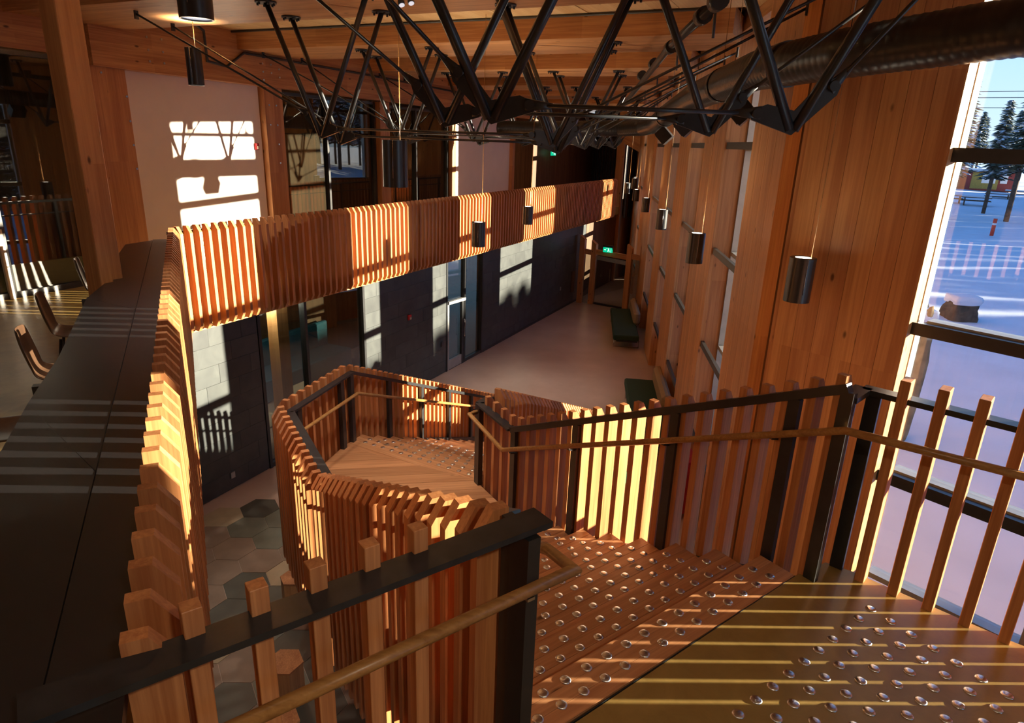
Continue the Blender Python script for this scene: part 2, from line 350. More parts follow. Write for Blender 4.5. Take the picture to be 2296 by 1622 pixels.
# lower slate wall with its openings (s measured from lw), slabs are parts
wl = box('wall_left', W(-3.5+8, 1.90, -1.78), (26, 0.02, 2.84), 25.04, BLACK, kind='structure') if False else None
LW0 = W(-3.50, 2.03)
def LW(s, t, z): v = LW0+U*s+N*t; return Vector((v.x, v.y, z))
def slate_wall(name, s0, s1):
    c = LW((s0+s1)/2, -0.11, (FZ-0.30)/2); w = box(name, c, (s1-s0, 0.178, -0.30-FZ), 25.04, SLATE, kind='structure')
    z = FZ+0.012; r = 0
    while z < -0.34:
        h = min(0.305, -0.315-z); x = s0; j = (r*37 % 5)*0.13
        first = True
        while x < s1-0.01:
            wd_ = 0.61 if not first else 0.25+j; first = False
            wd_ = min(wd_, s1-x)
            if s1-(x+wd_) < 0.08: wd_ = s1-x
            box('slate_slab', LW(x+wd_/2, -0.011+random.uniform(-.002, .002), z+h/2), (wd_-0.003, 0.018, h-0.003), 25.04, SLATE, w)
            x += wd_
        z += h; r += 1
    return w
random.seed(3)
for i, (s0, s1) in enumerate(((-4.0, 1.58), (4.34, 7.43), (9.32, 17.3))):
    slate_wall('wall_left_%d' % (i+1), s0, s1)
box('wall_left_4', LW(19.4, -0.1, -1.75), (4.0, 0.16, 2.9), 25.04, DARKW, kind='structure')
def glazed(name, s0, s1, mulls, door=None, bottom=FZ, top=-0.33, f=W, t=0.0, mat=BLACK):
    """framed interior glazing as a structure window: frame, mullions, panes"""
    w = beam(name, f(s0, t-0.05, top-0.03), f(s1, t-0.05, top-0.03), 0.10, 0.06, mat, kind='structure')
    beam('sill', f(s0, t-0.05, bottom+0.04), f(s1, t-0.05, bottom+0.04), 0.10, 0.08, mat, w)
    ed = [s0]+list(mulls)+[s1]
    for s in ed: box('mullion', f(s, t-0.05, (bottom+top)/2), (0.06, 0.12, top-bottom), 25.04, mat, w)
    for x0, x1 in zip(ed, ed[1:]):
        box('pane', f((x0+x1)/2, t-0.06, (bottom+top)/2), (x1-x0-0.05, 0.012, top-bottom-0.1), 25.04, GLASSI, w)
    return w
g1 = glazed('window_1', 1.62, 4.30, (2.68,), f=LW)
g2 = glazed('window_2', 7.47, 9.28, (8.35,), f=LW)
# door leaf in window_2: transom, stile, pull
d1 = beam('door_1', LW(7.5, 0.0, -1.46), LW(8.32, 0.0, -1.50), 0.09, 0.07, ALU, kind='structure')
box('stile', LW(8.24, -0.02, -2.35), (0.10, 0.06, 1.7), 25.04, BLACK, d1)
box('stile', LW(7.53, -0.02, -2.35), (0.06, 0.06, 1.7), 25.04, ALU, d1)
box('bottom_rail', LW(7.9, -0.02, FZ+0.14), (0.8, 0.05, 0.24), 25.04, ALU, d1)
tube('pull_handle', [LW(8.24, 0.02, -2.0), LW(8.24, 0.07, -2.02), LW(8.24, 0.07, -2.45), LW(8.24, 0.02, -2.47)], 0.011, STEEL, d1)
beam('baseboard_left', LW(9.3, 0.008, FZ+0.03), LW(17.3, 0.008, FZ+0.03), 0.012, 0.06, ALUD, kind='structure')

# upper wall
def uwall(name, s0, s1, z0, z1, mat, t=0.0, th=0.16, **k):
    return box(name, W((s0+s1)/2, t-th/2, (z0+z1)/2), (s1-s0, th, z1-z0), 25.04, mat, kind='structure', **k)
uwall('wall_left_5', -2.18, 0.50, 0.09, 3.16, WHITE)
uwall('wall_left_6', 7.62, 11.45, 0.09, 3.05, WHITE)
uwall('wall_left_7', 13.2, 21.5, 0.0, 3.6, DARKW)
uwall('wall_left_8', 11.0, 13.6, 0.0, 3.9, DARKW, t=-1.4)
for k_, s_ in ((14, 11.42), (15, 13.24)): box('wall_left_%d' % k_, W(s_, -0.75, 1.95), (0.1, 1.6, 3.9), 25.04, DARKW, kind='structure')
uwall('baseboard_left_2', -2.18, 0.5, 0.0, 0.09, ALUD, t=0.004)
glazed('window_3', 1.02, 4.03, (2.37,), bottom=0, top=3.07)
glazed('window_4', 4.50, 7.36, (5.77,), bottom=0, top=3.03)
glazed('window_5', -9.0, -2.83, (-6.6, -4.25), bottom=0, top=3.22)
uwall('wall_left_9', -9, -2.83, 3.24, 4.05, GLX, t=0.0)
# roof
rs = prism('ceiling', [tuple(W(-22, -7)[:2]), tuple(W(30, -7)[:2]), (9, 38), tuple(fac(27, .7)[:2]), tuple(fac(8, .7)[:2]), (3.1, 6.3), (4.2, 5.2), (9.0, -1.0), (6, -9)], 4.06, 4.3, DECK, kind='structure')
BS = [-3.7, -0.1, 3.45, 7.0, 10.5, 14.0, 17.5]
def tfac(s): return 8.82-0.345*s      # where the facade line lies for a given s
edges = [-7.3]+BS
for i, s0 in enumerate(edges[:-1]):
    a0 = s0+1.5 if i > 0 else s0; a1 = edges[i+1]
    L = a1-a0; t = -0.5
    while t < tfac((a0+a1)/2):
        box('deck_panel', W((a0+a1)/2, t+0.6, 4.0+random.uniform(-.003, .003)), (L, 1.185, 0.10), 25.04, DECK, rs)
        t += 1.2
# left room ceiling panels
for k in range(7):
    box('deck_panel', W(-11.5+1.2*k, -0.5+2.2, 4.0), (1.185, 6.6, 0.10), 25.04, DECK, rs)

# facade piers and glazing
piers = [(6.79, 8.17), (9.85, 11.65), (13.35, 15.0), (16.5, 18.1), (20.2, 24.1), (25.3, 28.1)]
FY = 6.0
for i, (y0, y1) in enumerate(piers):
    pw = y1-y0; c = fac((y0+y1)/2, 0.02, (FZ+FTOP+0.3)/2)
    w = box('wall_right_%d' % (i+1), c, (pw, 0.04, FTOP+0.3-FZ), FY, GLZ, kind='structure')
    # four glued boards make the face, a redder return board closes the near side
    nbd = round(pw/0.35)
    for k in range(nbd):
        box('board', fac(y0+pw*(k+0.5)/nbd, -0.012, (FZ+FTOP+0.3)/2), (pw/nbd-0.005, 0.03, FTOP+0.28-FZ), FY, GLZ, w)
    box('return_board', fac(y0+0.02, 0.17, (FZ+FTOP+0.3)/2), (0.05, 0.26, FTOP+0.3-FZ), FY, GLR, w)
    box('return_board', fac(y1-0.02, 0.17, (FZ+FTOP+0.3)/2), (0.05, 0.26, FTOP+0.3-FZ), FY, GLR, w)
def fwin(name, y0, y1):
    w = beam(name, fac(y0, 0.36, FTOP+0.03), fac(y1, 0.36, FTOP+0.03), 0.14, 0.10, ALU, kind='structure')
    for y in (y0+0.03, y1-0.03):
        box('mullion', fac(y, 0.34, (FZ+FTOP)/2), (0.08, 0.16, FTOP-FZ), FY, ALU, w)
    for z in TZ:
        beam('transom', fac(y0, 0.34, z), fac(y1, 0.34, z), 0.16, 0.06, ALU, w)
        beam('inner_bar', fac(y0, 0.02, z+0.03), fac(y1, 0.02, z+0.03), 0.05, 0.09, ALUD, w)
    zz = [FZ+0.05]+TZ[::-1]+[FTOP]
    for a_, b_ in zip(zz, zz[1:]):
        box('pane', fac((y0+y1)/2, 0.38, (a_+b_)/2), (y1-y0-0.12, 0.01, b_-a_-0.06), FY, GLASS, w)
    box('spandrel_panel', fac((y0+y1)/2, 0.33, (FZ-2.25)/2), (y1-y0, 0.05, -2.25-FZ), FY, GLR, w)
    beam('sill', fac(y0, 0.34, FZ+0.04), fac(y1, 0.34, FZ+0.04), 0.18, 0.08, ALU, w)
for i in range(len(piers)-1): fwin('window_right_%d' % (i+1), piers[i][1], piers[i+1][0])
beam('trim_2', fac(6.3, 0.16, 3.93), fac(29, 0.16, 3.93), 0.34, 0.28, GLX, kind='structure')
box('wall_right_7', fac(34.2, 0.1, 0.4), (12, 0.2, 7.4), FY, GLR, kind='structure')
# the broad timber panel at the bend and the window beside the landing
PA = Vector((2.44, 5.92, 0)); PB = Vector((3.1356, 5.0853, 0)); pd = (PB-PA).normalized(); pn = Vector((-pd.y, pd.x, 0))   # pn outward
pyaw = math.degrees(math.atan2(pd.x, pd.y)); PL = (PB-PA).length
wb = put('wall_right_9', box_me(PL, 0.03, 7.9, GLR), frame((*((PA+PB)/2+pn*0.06)[:2], 0.6), pyaw), kind='structure')
nb = 6
for k in range(nb):
    c = PA+pd*(PL*(k+0.5)/nb)+pn*0.02
    put('board', box_me(round(PL/nb-0.003, 4), 0.045, 7.9, GLZ if k in (0, 3) else GLR), frame((c.x, c.y, 0.6), pyaw), wb)
c = PB+pn*0.085-pd*0.005; put('jamb_board', box_me(0.03, 0.16, 7.9, GLZ), frame((c.x, c.y, 0.6), pyaw), wb)
c = PB+pn*0.225-pd*0.005; put('jamb_frame', box_me(0.045, 0.10, 7.9, WALU), frame((c.x, c.y, 0.6), pyaw), wb)
c = PA-pd*0.02+pn*0.1; put('return_board', box_me(0.04, 0.2, 7.9, GLR), frame((c.x, c.y, 0.6), pyaw), wb)
box('wall_right_8', (2.72, 6.42, 0.6), (0.9, 0.05, 7.8), 6, DARKW, kind='structure')
G0 = Vector((3.29, 5.165, 0)); gd = pd; GZ = [2.34, 1.06, -0.26, -1.30]
def GP(s, o=0.0, z=0.0): v = G0+gd*s+pn*o; return Vector((v.x, v.y, z))
ww = box('window_right_9', GP(-0.05, 0.09, 0.6), (0.05, 0.10, 7.9), pyaw, ALU, kind='structure')
for s in (1.24, 2.33, 3.76): box('mullion', GP(s, 0.05, 0.6), (0.06, 0.14, 7.9), pyaw, ALU, ww)
for i, z in enumerate(GZ):
    beam('transom', GP(0.05, 0.05, z-0.03), GP(3.76, 0.05, z-0.03), 0.14, 0.05, ALU, ww)
    if i < 3: beam('inner_bar', GP(-0.05, -0.07, z-0.05+(0.03 if i == 0 else -.02)), GP(3.76, -0.07, z-0.05+(0.03 if i == 0 else -.02)), 0.06, 0.10, BLACK, ww)
zz = [FZ, -1.33, -0.29, 1.03, 2.31, 4.3]
for a_, b_ in zip(zz, zz[1:]):
    for s0, s1 in ((-0.02, 1.21), (2.36, 3.73)):
        box('pane', GP((s0+s1)/2, 0.08, (a_+b_)/2+0.0), (s1-s0, 0.01, b_-a_-0.06), pyaw, GLASS, ww)
for s_, n_ in ((1.79, 1), (4.75, 2)):
    c = GP(s_, -0.06, 0.6); put('wall_right_1%d' % n_, box_me(1.03 if n_ == 1 else 1.9, 0.2, 7.9, GLR), frame((c.x, c.y, 0.6), pyaw), kind='structure')
# closing walls out of view
box('wall_right_10', (8.6, -1.2, 0.6), (5.6, 0.2, 7.9), pyaw, DARKW, kind='structure')
box('wall_front', (-2.5, -5.5, 0.5), (0.2, 20, 7.6), 0, DARKW, kind='structure')
box('wall_left_10', (-12.5, 3, 0.5), (26, 0.2, 7.6), 25.04, DARKW, kind='structure')

# far end
POST = Vector((4.1, 27.9, 0))
fe = beam('wall_back', (3.33, 30.8, 0.5), (4.02, 28.1, 0.5), 0.12, 7.6, DARKW, kind='structure')
L = 2.75
for k in range(14):
    f = (k+0.5)/14; p = Vector((3.33, 30.8, 0)).lerp(Vector((4.02, 28.1, 0)), f)
    box('panel_strip', (p.x+(-.09), p.y-0.02, 1.9), (0.10, 0.05, 3.6), 166, GREY if k % 2 else PLUM, fe)
    box('panel_strip', (p.x+(-.09), p.y-0.02, -1.8), (0.10, 0.05, 2.7), 166, GREY if k % 2 else PLUM, fe)
fw = beam('wall_back_2', (4.2, 28.15, 0.2), (7.2, 32.6, 0.2), 0.12, 6.9, DARKW, kind='structure')
for k in range(30):
    p = Vector((4.25, 28.1, 0)).lerp(Vector((6.9, 32.1, 0)), (k+0.5)/30)
    z0 = random.choice((-0.6, 0.2, 0.6)); box('panel_strip', (p.x+0.05, p.y-0.05, (z0+3.4)/2), (0.11, 0.04, 3.4-z0), 34, GREY if random.random() < .45 else PLUM, fw)
pc = box('timber_post', (POST.x, POST.y, 0.2), (0.28, 0.28, 6.8), 20, GLZ, label='tall square timber post at the far end of the balcony', cat='post')
bb = beam('roof_beam', (POST.x, POST.y-0.1, 2.75), (6.0, 27.3, 1.75), 0.25, 0.55, GLX, label='sloping glulam beam over the dark slatted wall at the far end', cat='beam')

# ================================================================== BEAMS, COLUMNS
ORD = ['first', 'second', 'third', 'fourth', 'fifth', 'sixth', 'seventh']
for i, s0 in enumerate(BS[:6]):
    t1 = tfac(s0+0.7)-0.05
    b = box('box_beam', W(s0+0.75, t1/2, 3.815), (t1, 1.5, 0.30), 115.04, GLX,
            label='broad glulam roof beam across the hall, %s of the row from the camera' % ORD[i], cat='beam')
lb = beam('wall_beam', W(-2.75, 0.1, 3.57), W(13, 0.1, 3.50), 0.24, 0.88, GLX, label='long deep glulam beam running above the white panels and glazing', cat='beam')
for s, z in [(-1.85, 3.62), (-1.6, 3.62), (-1.85, 3.44), (-1.6, 3.44), (-1.85, 3.28), (-1.6, 3.28), (0.45, 3.50), (0.65, 3.50), (0.45, 3.36), (0.65, 3.36), (0.85, 3.30), (0.85, 3.44), (0.45, 3.22)]:
    put('bolt', cyl_me(0.018, 0.012, STEEL, 10), along(W(s, 0.215, z), W(s, 0.235, z)), lb)
def column(s0, s1, z1, label, bolts=()):
    c = thing('timber_column', label, 'column', W((s0+s1)/2, 0.05, 0))
    box('shaft', W((s0+s1)/2, 0.02, z1/2), (s1-s0, 0.22, z1), 25.04, GLR, c)
    for s, z in bolts: put('bolt', cyl_me(0.017, 0.012, STEEL, 10), along(W(s, 0.13, z), W(s, 0.145, z)), c)
    return c
column(-2.80, -2.22, 3.62, 'broad sunlit timber column left of the large white panel', [(-2.6, 3.3), (-2.6, 3.05), (-2.25, 2.75), (-2.25, 2.4), (-2.25, 2.05), (-2.25, 1.7)])
column(0.52, 0.98, 3.14, 'timber column between the large white panel and the first upper glazing', [(0.62, 2.8), (0.8, 2.8), (0.62, 2.45), (0.8, 2.45), (0.8, 2.1), (0.8, 1.75), (0.8, 0.6), (0.8, 0.75)])
column(4.08, 4.45, 3.08, 'sunlit timber column between the two upper glazed bays', [(4.25, 2.3)])
column(7.40, 7.60, 3.06, 'narrow timber column at the near edge of the far white panel')
column(11.35, 11.5, 3.06, 'narrow timber column at the far edge of the far white panel')
c = box('timber_column', (-3.72, 5.84, 2.0), (0.21, 0.21, 4.1), 25.04, GLZ, label='square timber column standing in the notch of the black counter', cat='column', bev=0.006)

# ================================================================== STAIR
S = yd(-35); P0 = Vector((1.663, 3.19, 0)); LG0 = Vector((0.08, 1.93, 0)); LG1 = Vector((-2.14, 5.84, 0)); T = yd(52.5)
gl = (LG1-LG0).normalized(); RUN = 0.3145; RIS = 0.1375; NOSE0 = 0.23; ZL = -1.10
def line_x(p, d, q, e):
    det = d.x*(-e.y)-d.y*(-e.x); r = q-p; t = (r.x*(-e.y)-r.y*(-e.x))/det; return p+d*t
def treadpt(s):
    r = P0+S*s; return r, line_x(r, -T, LG0, gl)
stair = thing('staircase', 'wooden staircase with steel tactile studs turning at a timber landing', 'staircase', (0, 3.5, FZ))
def tread(parent, rA, lA, rB, lB, z, n, th=0.05, name='tread', mat=TREAD):
    """tread between near edge (rA,lA) and far edge (rB,lB): n planks side by side"""
    yaw = math.degrees(math.atan2((rA-lA).x, (rA-lA).y))
    core = prism(name, [tuple(v[:2]) for v in (rA, lA, lB, rB)], z-th, z-0.008, mat, parent, yaw=yaw)
    for k in range(n):
        f0 = k/n+0.004; f1 = (k+1)/n-0.004
        q = [rA.lerp(rB, f0), lA.lerp(lB, f0), lA.lerp(lB, f1), rA.lerp(rB, f1)]
        prism('plank', [tuple(v[:2]) for v in q], z-0.02, z, mat, core, yaw=yaw)
    return core
for k in range(8):
    s0 = NOSE0+RUN*(k-1) if k else 0.0; s1 = NOSE0+RUN*k; z = -RIS*k
    rA, lA = treadpt(s0-(0.03 if k else 0)); rB, lB = treadpt(s1)
    tread(stair, rA, lA, rB, lB, z, 3 if k == 0 else 4)
    # riser under the nose
    r2, l2 = treadpt(s1-0.03)
    beam('riser', (*r2[:2], z-RIS/2-0.02), (*l2[:2], z-RIS/2-0.02), 0.02, RIS, TREAD, stair)
r_, l_ = treadpt(NOSE0+RUN*7)
# studs on the treads
def stud_mesh():
    bm = bmesh.new(); R = [(0.027, 0.0), (0.0265, 0.003), (0.019, 0.0062), (0.008, 0.0075)]; sg = 14; rings = []
    for r, z in R: rings.append([bm.verts.new((r*math.cos(2*PI*k/sg), r*math.sin(2*PI*k/sg), z)) for k in range(sg)])
    top = bm.verts.new((0, 0, 0.0078))
    for A_, B_ in zip(rings, rings[1:]):
        for k in range(sg): bm.faces.new((A_[k], A_[(k+1) % sg], B_[(k+1) % sg], B_[k]))
    for k in range(sg): bm.faces.new((rings[-1][k], rings[-1][(k+1) % sg], top))
    return mesh_from(bm, STUD, smooth=True)
STM = stud_mesh(); DA = Vector((-0.1015, -0.0815, 0))
for k in range(8):
    s1 = NOSE0+RUN*k; z = -RIS*k
    r1, l1 = treadpt(s1)
    for row, o in ((0, 0.055), (1, 0.150)):
        w = (r1-l1).length; j = 0; d = (l1-r1).normalized()
        while True:
            a_ = 0.16+0.131*j+(0.0 if row == 0 else -0.03)
            if a_ > w-0.10: break
            c = r1+d*a_-S*o; put('tactile_stud', STM, Matrix.Translation((c.x, c.y, z)), stair); j += 1
# half landing: two fields of planks
CO = Vector((-1.83, 7.04, 0)); IN = Vector((-0.35, 6.20, 0)); IN2 = Vector((0.02, 5.56, 0))
F2 = yd(22.5); F2T = (IN-CO).normalized()
def lfield(pts, dirn, n, z, par):
    """planks parallel to dirn clipped to a convex polygon"""
    nn = Vector((-dirn.y, dirn.x, 0)); v = [p.dot(nn) for p in pts]; lo, hi = min(v), max(v)
    yaw = math.degrees(math.atan2(dirn.x, dirn.y))
    for k in range(n):
        a0 = lo+(hi-lo)*k/n+0.002; a1 = lo+(hi-lo)*(k+1)/n-0.002
        poly = list(pts)
        for lim, sg in ((a0, 1), (a1, -1)):
            outp = []
            for i in range(len(poly)):
                p, q = poly[i], poly[(i+1) % len(poly)]; dp = (p.dot(nn)-lim)*sg; dq = (q.dot(nn)-lim)*sg
                if dp >= 0: outp.append(p)
                if (dp >= 0) != (dq >= 0): outp.append(p.lerp(q, dp/(dp-dq)))
            poly = outp
            if len(poly) < 3: break
        if len(poly) >= 3: prism('plank', [tuple(p[:2]) for p in poly], z-0.02, z, TREAD, par, yaw=yaw)
B1 = LG1.copy()
land = [r_, l_, B1, CO-F2*0.20, IN-F2*0.02, IN2]
lc = prism('landing', [tuple(v[:2]) for v in land], ZL-0.12, ZL-0.01, TREAD, stair)
lfield(land, yd(80), 15, ZL, lc)
strip = [CO-F2*0.20, CO+F2*0.16, IN+F2*0.20, IN-F2*0.02]
ls = prism('landing_edge', [tuple(v[:2]) for v in strip], ZL-0.12, ZL-0.01, TREAD, stair)
lfield(strip, F2T, 4, ZL, ls)
# second flight
zl = ZL; nf = 15
OF = CO+F2*0.16; IF = IN+F2*0.20
for k in range(nf-1):
    z = ZL-0.14*(k+1); a0 = 0.315*k-0.02; a1 = 0.315*(k+1)
    tread(stair, IF+F2*a0, OF+F2*a0, IF+F2*a1, OF+F2*a1, z, 3)
    p = IF+F2*(a0+0.0); q = OF+F2*(a0+0.0)
    beam('riser', (*p[:2], z+0.06), (*q[:2], z+0.06), 0.02, 0.12, TREAD, stair)
for k in range(-1, 5):
    z = ZL-0.14*(k+1); e0 = IF+F2*(0.315*(k+1)); e1 = OF+F2*(0.315*(k+1)); w = (e1-e0).length; d = (e1-e0)/w
    for o in (0.055, 0.145):
        for j in range(12):
            a_ = 0.10+0.131*j
            if a_ < w-0.08:
                c = e0+d*a_-F2*o; put('tactile_stud', STM, Matrix.Translation((c.x, c.y, z)), stair)
# stringers and soffit
def stringer(p, q, h, o=0.0): beam('stringer', p, q, 0.05, h, BLACK, stair)
stringer((*(P0+S*0.1)[:2], -0.18), (*(P0+S*2.8)[:2], -1.32), 0.26)
stringer((*(LG0+gl*0.1)[:2], -0.18), (*(LG0+gl*2.4)[:2], -1.2), 0.26)
beam('stringer', (*OF[:2], ZL-0.2), (*(OF+F2*4.4)[:2], FZ+0.1), 0.05, 0.26, BLACK, stair)
beam('stringer', (*IF[:2], ZL-0.2), (*(IF+F2*4.4)[:2], FZ+0.1), 0.05, 0.26, BLACK, stair)
beam('soffit', (*((P0+LG0)/2+S*0.3)[:2], -0.36), (*((P0+LG0)/2+S*2.6)[:2], -1.40), 1.8, 0.03, DARKW, stair)
prism('landing_nosing', [(1.663, 3.187), (0.087, 1.957), (-1.02, 1.097), (-1.021, 1.101), (0.086, 1.961), (1.662, 3.191)], -0.05, 0.0015, BLACK, stair)
# studs on the concrete landing
for i in range(8):
    for j in range(-1, 15):
        c = Vector((1.962, 2.924, 0))+Vector((0.0556, -0.0935, 0))*i+Vector((-0.1040, -0.0800, 0))*j
        if j < 0: continue
        put('tactile_stud', STM, Matrix.Translation((c.x, c.y, 0)), ul)

# ================================================================== RAILINGS
# balcony
K = Vector((-4.47, 8.45, 0)); KE = Vector((3.62, 25.77, 0))
rb = thing('balcony_railing', 'long slatted timber railing of the balcony along the left wall', 'railing', (K.x, K.y, 0))
slat_row(rb, K, KE, 0.145, -1, (1.12, 1.12), (-0.30, -0.30), dep=0.12, chb=0.09)
beam('top_rail', (*(K+N*0.0)[:2], 1.03), (*KE[:2], 1.03), 0.05, 0.04, BLACK, rb)
beam('mid_rail', (*K[:2], 0.82), (*KE[:2], 0.82), 0.02, 0.02, BLACK, rb)
beam('bottom_rail', (*K[:2], -0.2), (*KE[:2], -0.2), 0.03, 0.08, BLACK, rb)
for k in range(15):
    p = K+U*(0.25+1.3*k); box('post', (*p[:2], 0.4), (0.05, 0.04, 1.3), 25.04, BLACK, rb)
# counter railing
CR0 = Vector((-0.86, 1.16, 0)); CR1 = Vector((-4.43, 8.40, 0))
rc = thing('counter_railing', 'slatted timber railing behind the long black counter on the left', 'railing', (*CR0[:2], 0))
slat_row(rc, CR0, CR1, 0.155, -1, (1.15, 1.12), (-0.32, -0.30), dep=0.12, start=0.7, off=0.0)
beam('bottom_rail', (*CR0[:2], -0.2), (*CR1[:2], -0.2), 0.03, 0.08, BLACK, rc)
# right railing: landing edge, down the first flight, round the inner corner, down the second flight
A0 = Vector((1.74, 3.17, 0)); rr = thing('stair_railing', 'right-hand stair railing of timber slats, black posts and a wood handrail', 'railing', (A0.x, A0.y, 0))
E_ = Vector((0.02, 5.50, 0)); F_ = Vector((-0.31, 6.10, 0)); A2 = Vector((2.50, 2.775, 0)); A1 = Vector((1.90, 3.33, 0)); A3 = Vector((3.6, 1.78, 0))
ZA = 1.16; ZE = -0.20
Gs = Vector((1.72, 3.13, 0))
beam('top_rail', (*A0[:2], ZA), (*E_[:2], ZE), 0.05, 0.05, BLACK, rr)
beam('top_rail', (*A0[:2], 1.10), (*A1[:2], 1.10), 0.09, 0.03, BLACK, rr)
beam('top_rail', (*A1[:2], 1.10), (*A3[:2], 1.10), 0.085, 0.03, BLACK, rr)
beam('top_rail', (*E_[:2], ZE), (*F_[:2], ZE), 0.09, 0.02, CAPM, rr)
FE = F_+Vector((0.10, 0.16, 0)); FD = FE+F2*4.4
beam('top_rail', (*F_[:2], ZE), (*FE[:2], ZE), 0.09, 0.02, CAPM, rr)
beam('top_rail', (*FE[:2], ZE), (*FD[:2], ZE-4.4*0.435), 0.05, 0.04, BLACK, rr)
slat_row(rr, Gs, E_, 0.137, -1, (ZA+0.09, ZE+0.10), (-0.25, -1.45), th=0.05, dep=0.09, ch=0.08, off=0.03)
slat_row(rr, E_, F_, 0.14, -1, (ZE+0.10, ZE+0.10), (-1.5, -1.5), th=0.05, dep=0.10, ch=0.08, off=0.03)
slat_row(rr, FE, FD, 0.118, -1, (ZE+0.12, ZE+0.12-4.4*0.435), (-1.5, -3.15), th=0.042, dep=0.12, ch=0.10, off=0.03)
# landing edge slats: slender square posts through the cap
for k in range(12):
    c = Vector((1.985, 3.19, 0))+(A3-A1).normalized()*(0.04+0.170*k)+Vector((0.008, 0.01, 0))
    box('slat', (c.x+0.02, c.y+0.022, 0.545), (0.05, 0.10, 1.33), 132.5, SLAT, rr, bev=0.003)
for k, f in enumerate((0.0, 0.095, 0.37, 0.70, 0.985)):
    p = A0.lerp(E_, f); z = ZA+(ZE-ZA)*f
    zb = [0.0, -0.2, -0.45, -0.85, -1.1][k]
    box('post', (*(p-Vector((0.0, 0.0, 0)))[:2], (z+zb)/2-0.02), (0.07, 0.035, z-zb), -35, BLACK, rr)
box('post', (*(A1+(A3-A1).normalized()*0.06)[:2], 0.53), (0.07, 0.03, 1.1), 132.5, BLACK, rr)
box('lit_post', (1.80, 3.26, 0.53), (0.10, 0.05, 1.08), 40, CAPM, rr)
box('post', (*F_[:2], (ZE+ZL)/2), (0.09, 0.05, ZE-ZL), -30, BLACK, rr)
for k in range(1, 4): p = FE.lerp(FD, k/3.5); box('post', (*p[:2], ZE-1.92*k/3.5-0.5), (0.05, 0.04, 1.0), 22.5, BLACK, rr)
hin = Vector((-0.08*0.82, -0.08*0.57, 0))
h0 = Vector((2.9, 2.28, 0.91)); h1 = Vector((1.75, 3.19, 0.90))-Vector((0.06, 0.08, 0))
tube('handrail', [(2.95, 2.36, 0.90), (1.70, 3.06, 0.97), (-0.06, 5.42, -0.37), (-0.40, 5.98, -0.27), (-0.24, 6.22, -0.30)], 0.021, RAIL, rr)
for k, f in enumerate((0.12, 0.38, 0.70, 0.97)):
    p = A0.lerp(E_, f); z = 0.97+(-0.37-0.97)*f
    beam('bracket', (*p[:2], z-0.07), (p.x-0.06, p.y-0.045, z-0.05), 0.03, 0.012, BLACK, rr)
# left railing: near landing, outer side of flight one, round the half landing, outer side of flight two
rl = thing('stair_railing', 'left-hand stair railing, from the flat steel cap in the foreground round the half landing', 'railing', (0.08, 1.93, 0))
C0 = Vector((-0.98, 1.12, 0)); C1 = Vector((0.10, 1.92, 0)); cd = (C1-C0).normalized()
beam('top_rail', (C0.x-0.05, C0.y-0.04, 1.10), (*(C1+cd*0.03)[:2], 1.10), 0.105, 0.022, CAPM, rl)
for k, xy in enumerate(((-0.768, 1.325), (-0.637, 1.413), (-0.514, 1.512), (-0.389, 1.615), (-0.263, 1.709))):
    box('slat', (xy[0]-0.005, xy[1]+0.01, 0.44), (0.048, 0.048, 1.50), 53, SLAT, rl, bev=0.002)
box('post', (0.065, 1.875, 0.53), (0.05, 0.10, 1.10), 53, BLACK, rl); box('post', (0.03, 1.93, 0.53), (0.10, 0.04, 1.12), -35, CAPM, rl)
Bk = LG1.copy(); Ck = Vector((-1.83, 7.04, 0)); Dk = Ck+F2*4.5; ZB = -0.26
g0_ = LG0+gl*0.10
def zfl(s): return max(ZB, 1.05-0.445*(s-0.0)) if s < 3.0 else ZB
beam('top_rail', (*g0_[:2], 1.05), (*(LG0+gl*2.95)[:2], ZB), 0.05, 0.04, BLACK, rl)
beam('top_rail', (*(LG0+gl*2.9)[:2], ZB), (*Bk[:2], ZB), 0.105, 0.02, CAPM, rl)
beam('top_rail', (*Bk[:2], ZB), (*Ck[:2], ZB), 0.075, 0.02, CAPM, rl)
beam('top_rail', (*Ck[:2], ZB), (*Dk[:2], ZB-4.5*0.435), 0.05, 0.04, BLACK, rl)
slat_row(rl, LG0+gl*0.05, LG0+gl*2.95, 0.135, 1, (1.13, ZB+0.10), (-0.85, -1.75), th=0.05, dep=0.12, ch=0.10, off=0.03)
slat_row(rl, LG0+gl*2.95, Bk, 0.125, 1, (ZB+0.10, ZB+0.10), (-1.75, -1.8), th=0.05, dep=0.12, ch=0.10, off=0.05)
slat_row(rl, Bk, Ck, 0.125, 1, (ZB+0.10, ZB+0.09), (-1.8, -1.8), th=0.045, dep=0.12, ch=0.08, off=0.04)
slat_row(rl, Ck, Dk, 0.118, 1, (ZB+0.09, ZB+0.09-4.5*0.435), (-1.8, -3.15), th=0.042, dep=0.10, ch=0.08, off=0.03)
for p, z, zb, yw in ((Bk.lerp(Ck, 0.12), ZB, ZL, 16), (Bk.lerp(Ck, 0.80), ZB, ZL, 16), (Ck-Vector((0, .05, 0)), ZB, ZL, 16)):
    box('post', (*p[:2], (z+zb)/2), (0.065, 0.05, z-zb), yw, BLACK, rl)
for k, s in enumerate((0.75, 1.55, 2.35, 3.1, 3.9)):
    p = Ck+F2*s; z = ZB-0.435*s; zb = ZL-0.44*s-0.1; box('post', (*p[:2], (z+zb)/2), (0.065, 0.04, z-zb), 22.5, BLACK, rl)
tube('handrail', [(-0.86, 1.09, 0.90), (0.24, 1.93, 0.90), (0.155, 2.045, 0.90), (0.06, 2.20, 0.83)], 0.0215, RAIL, rl)
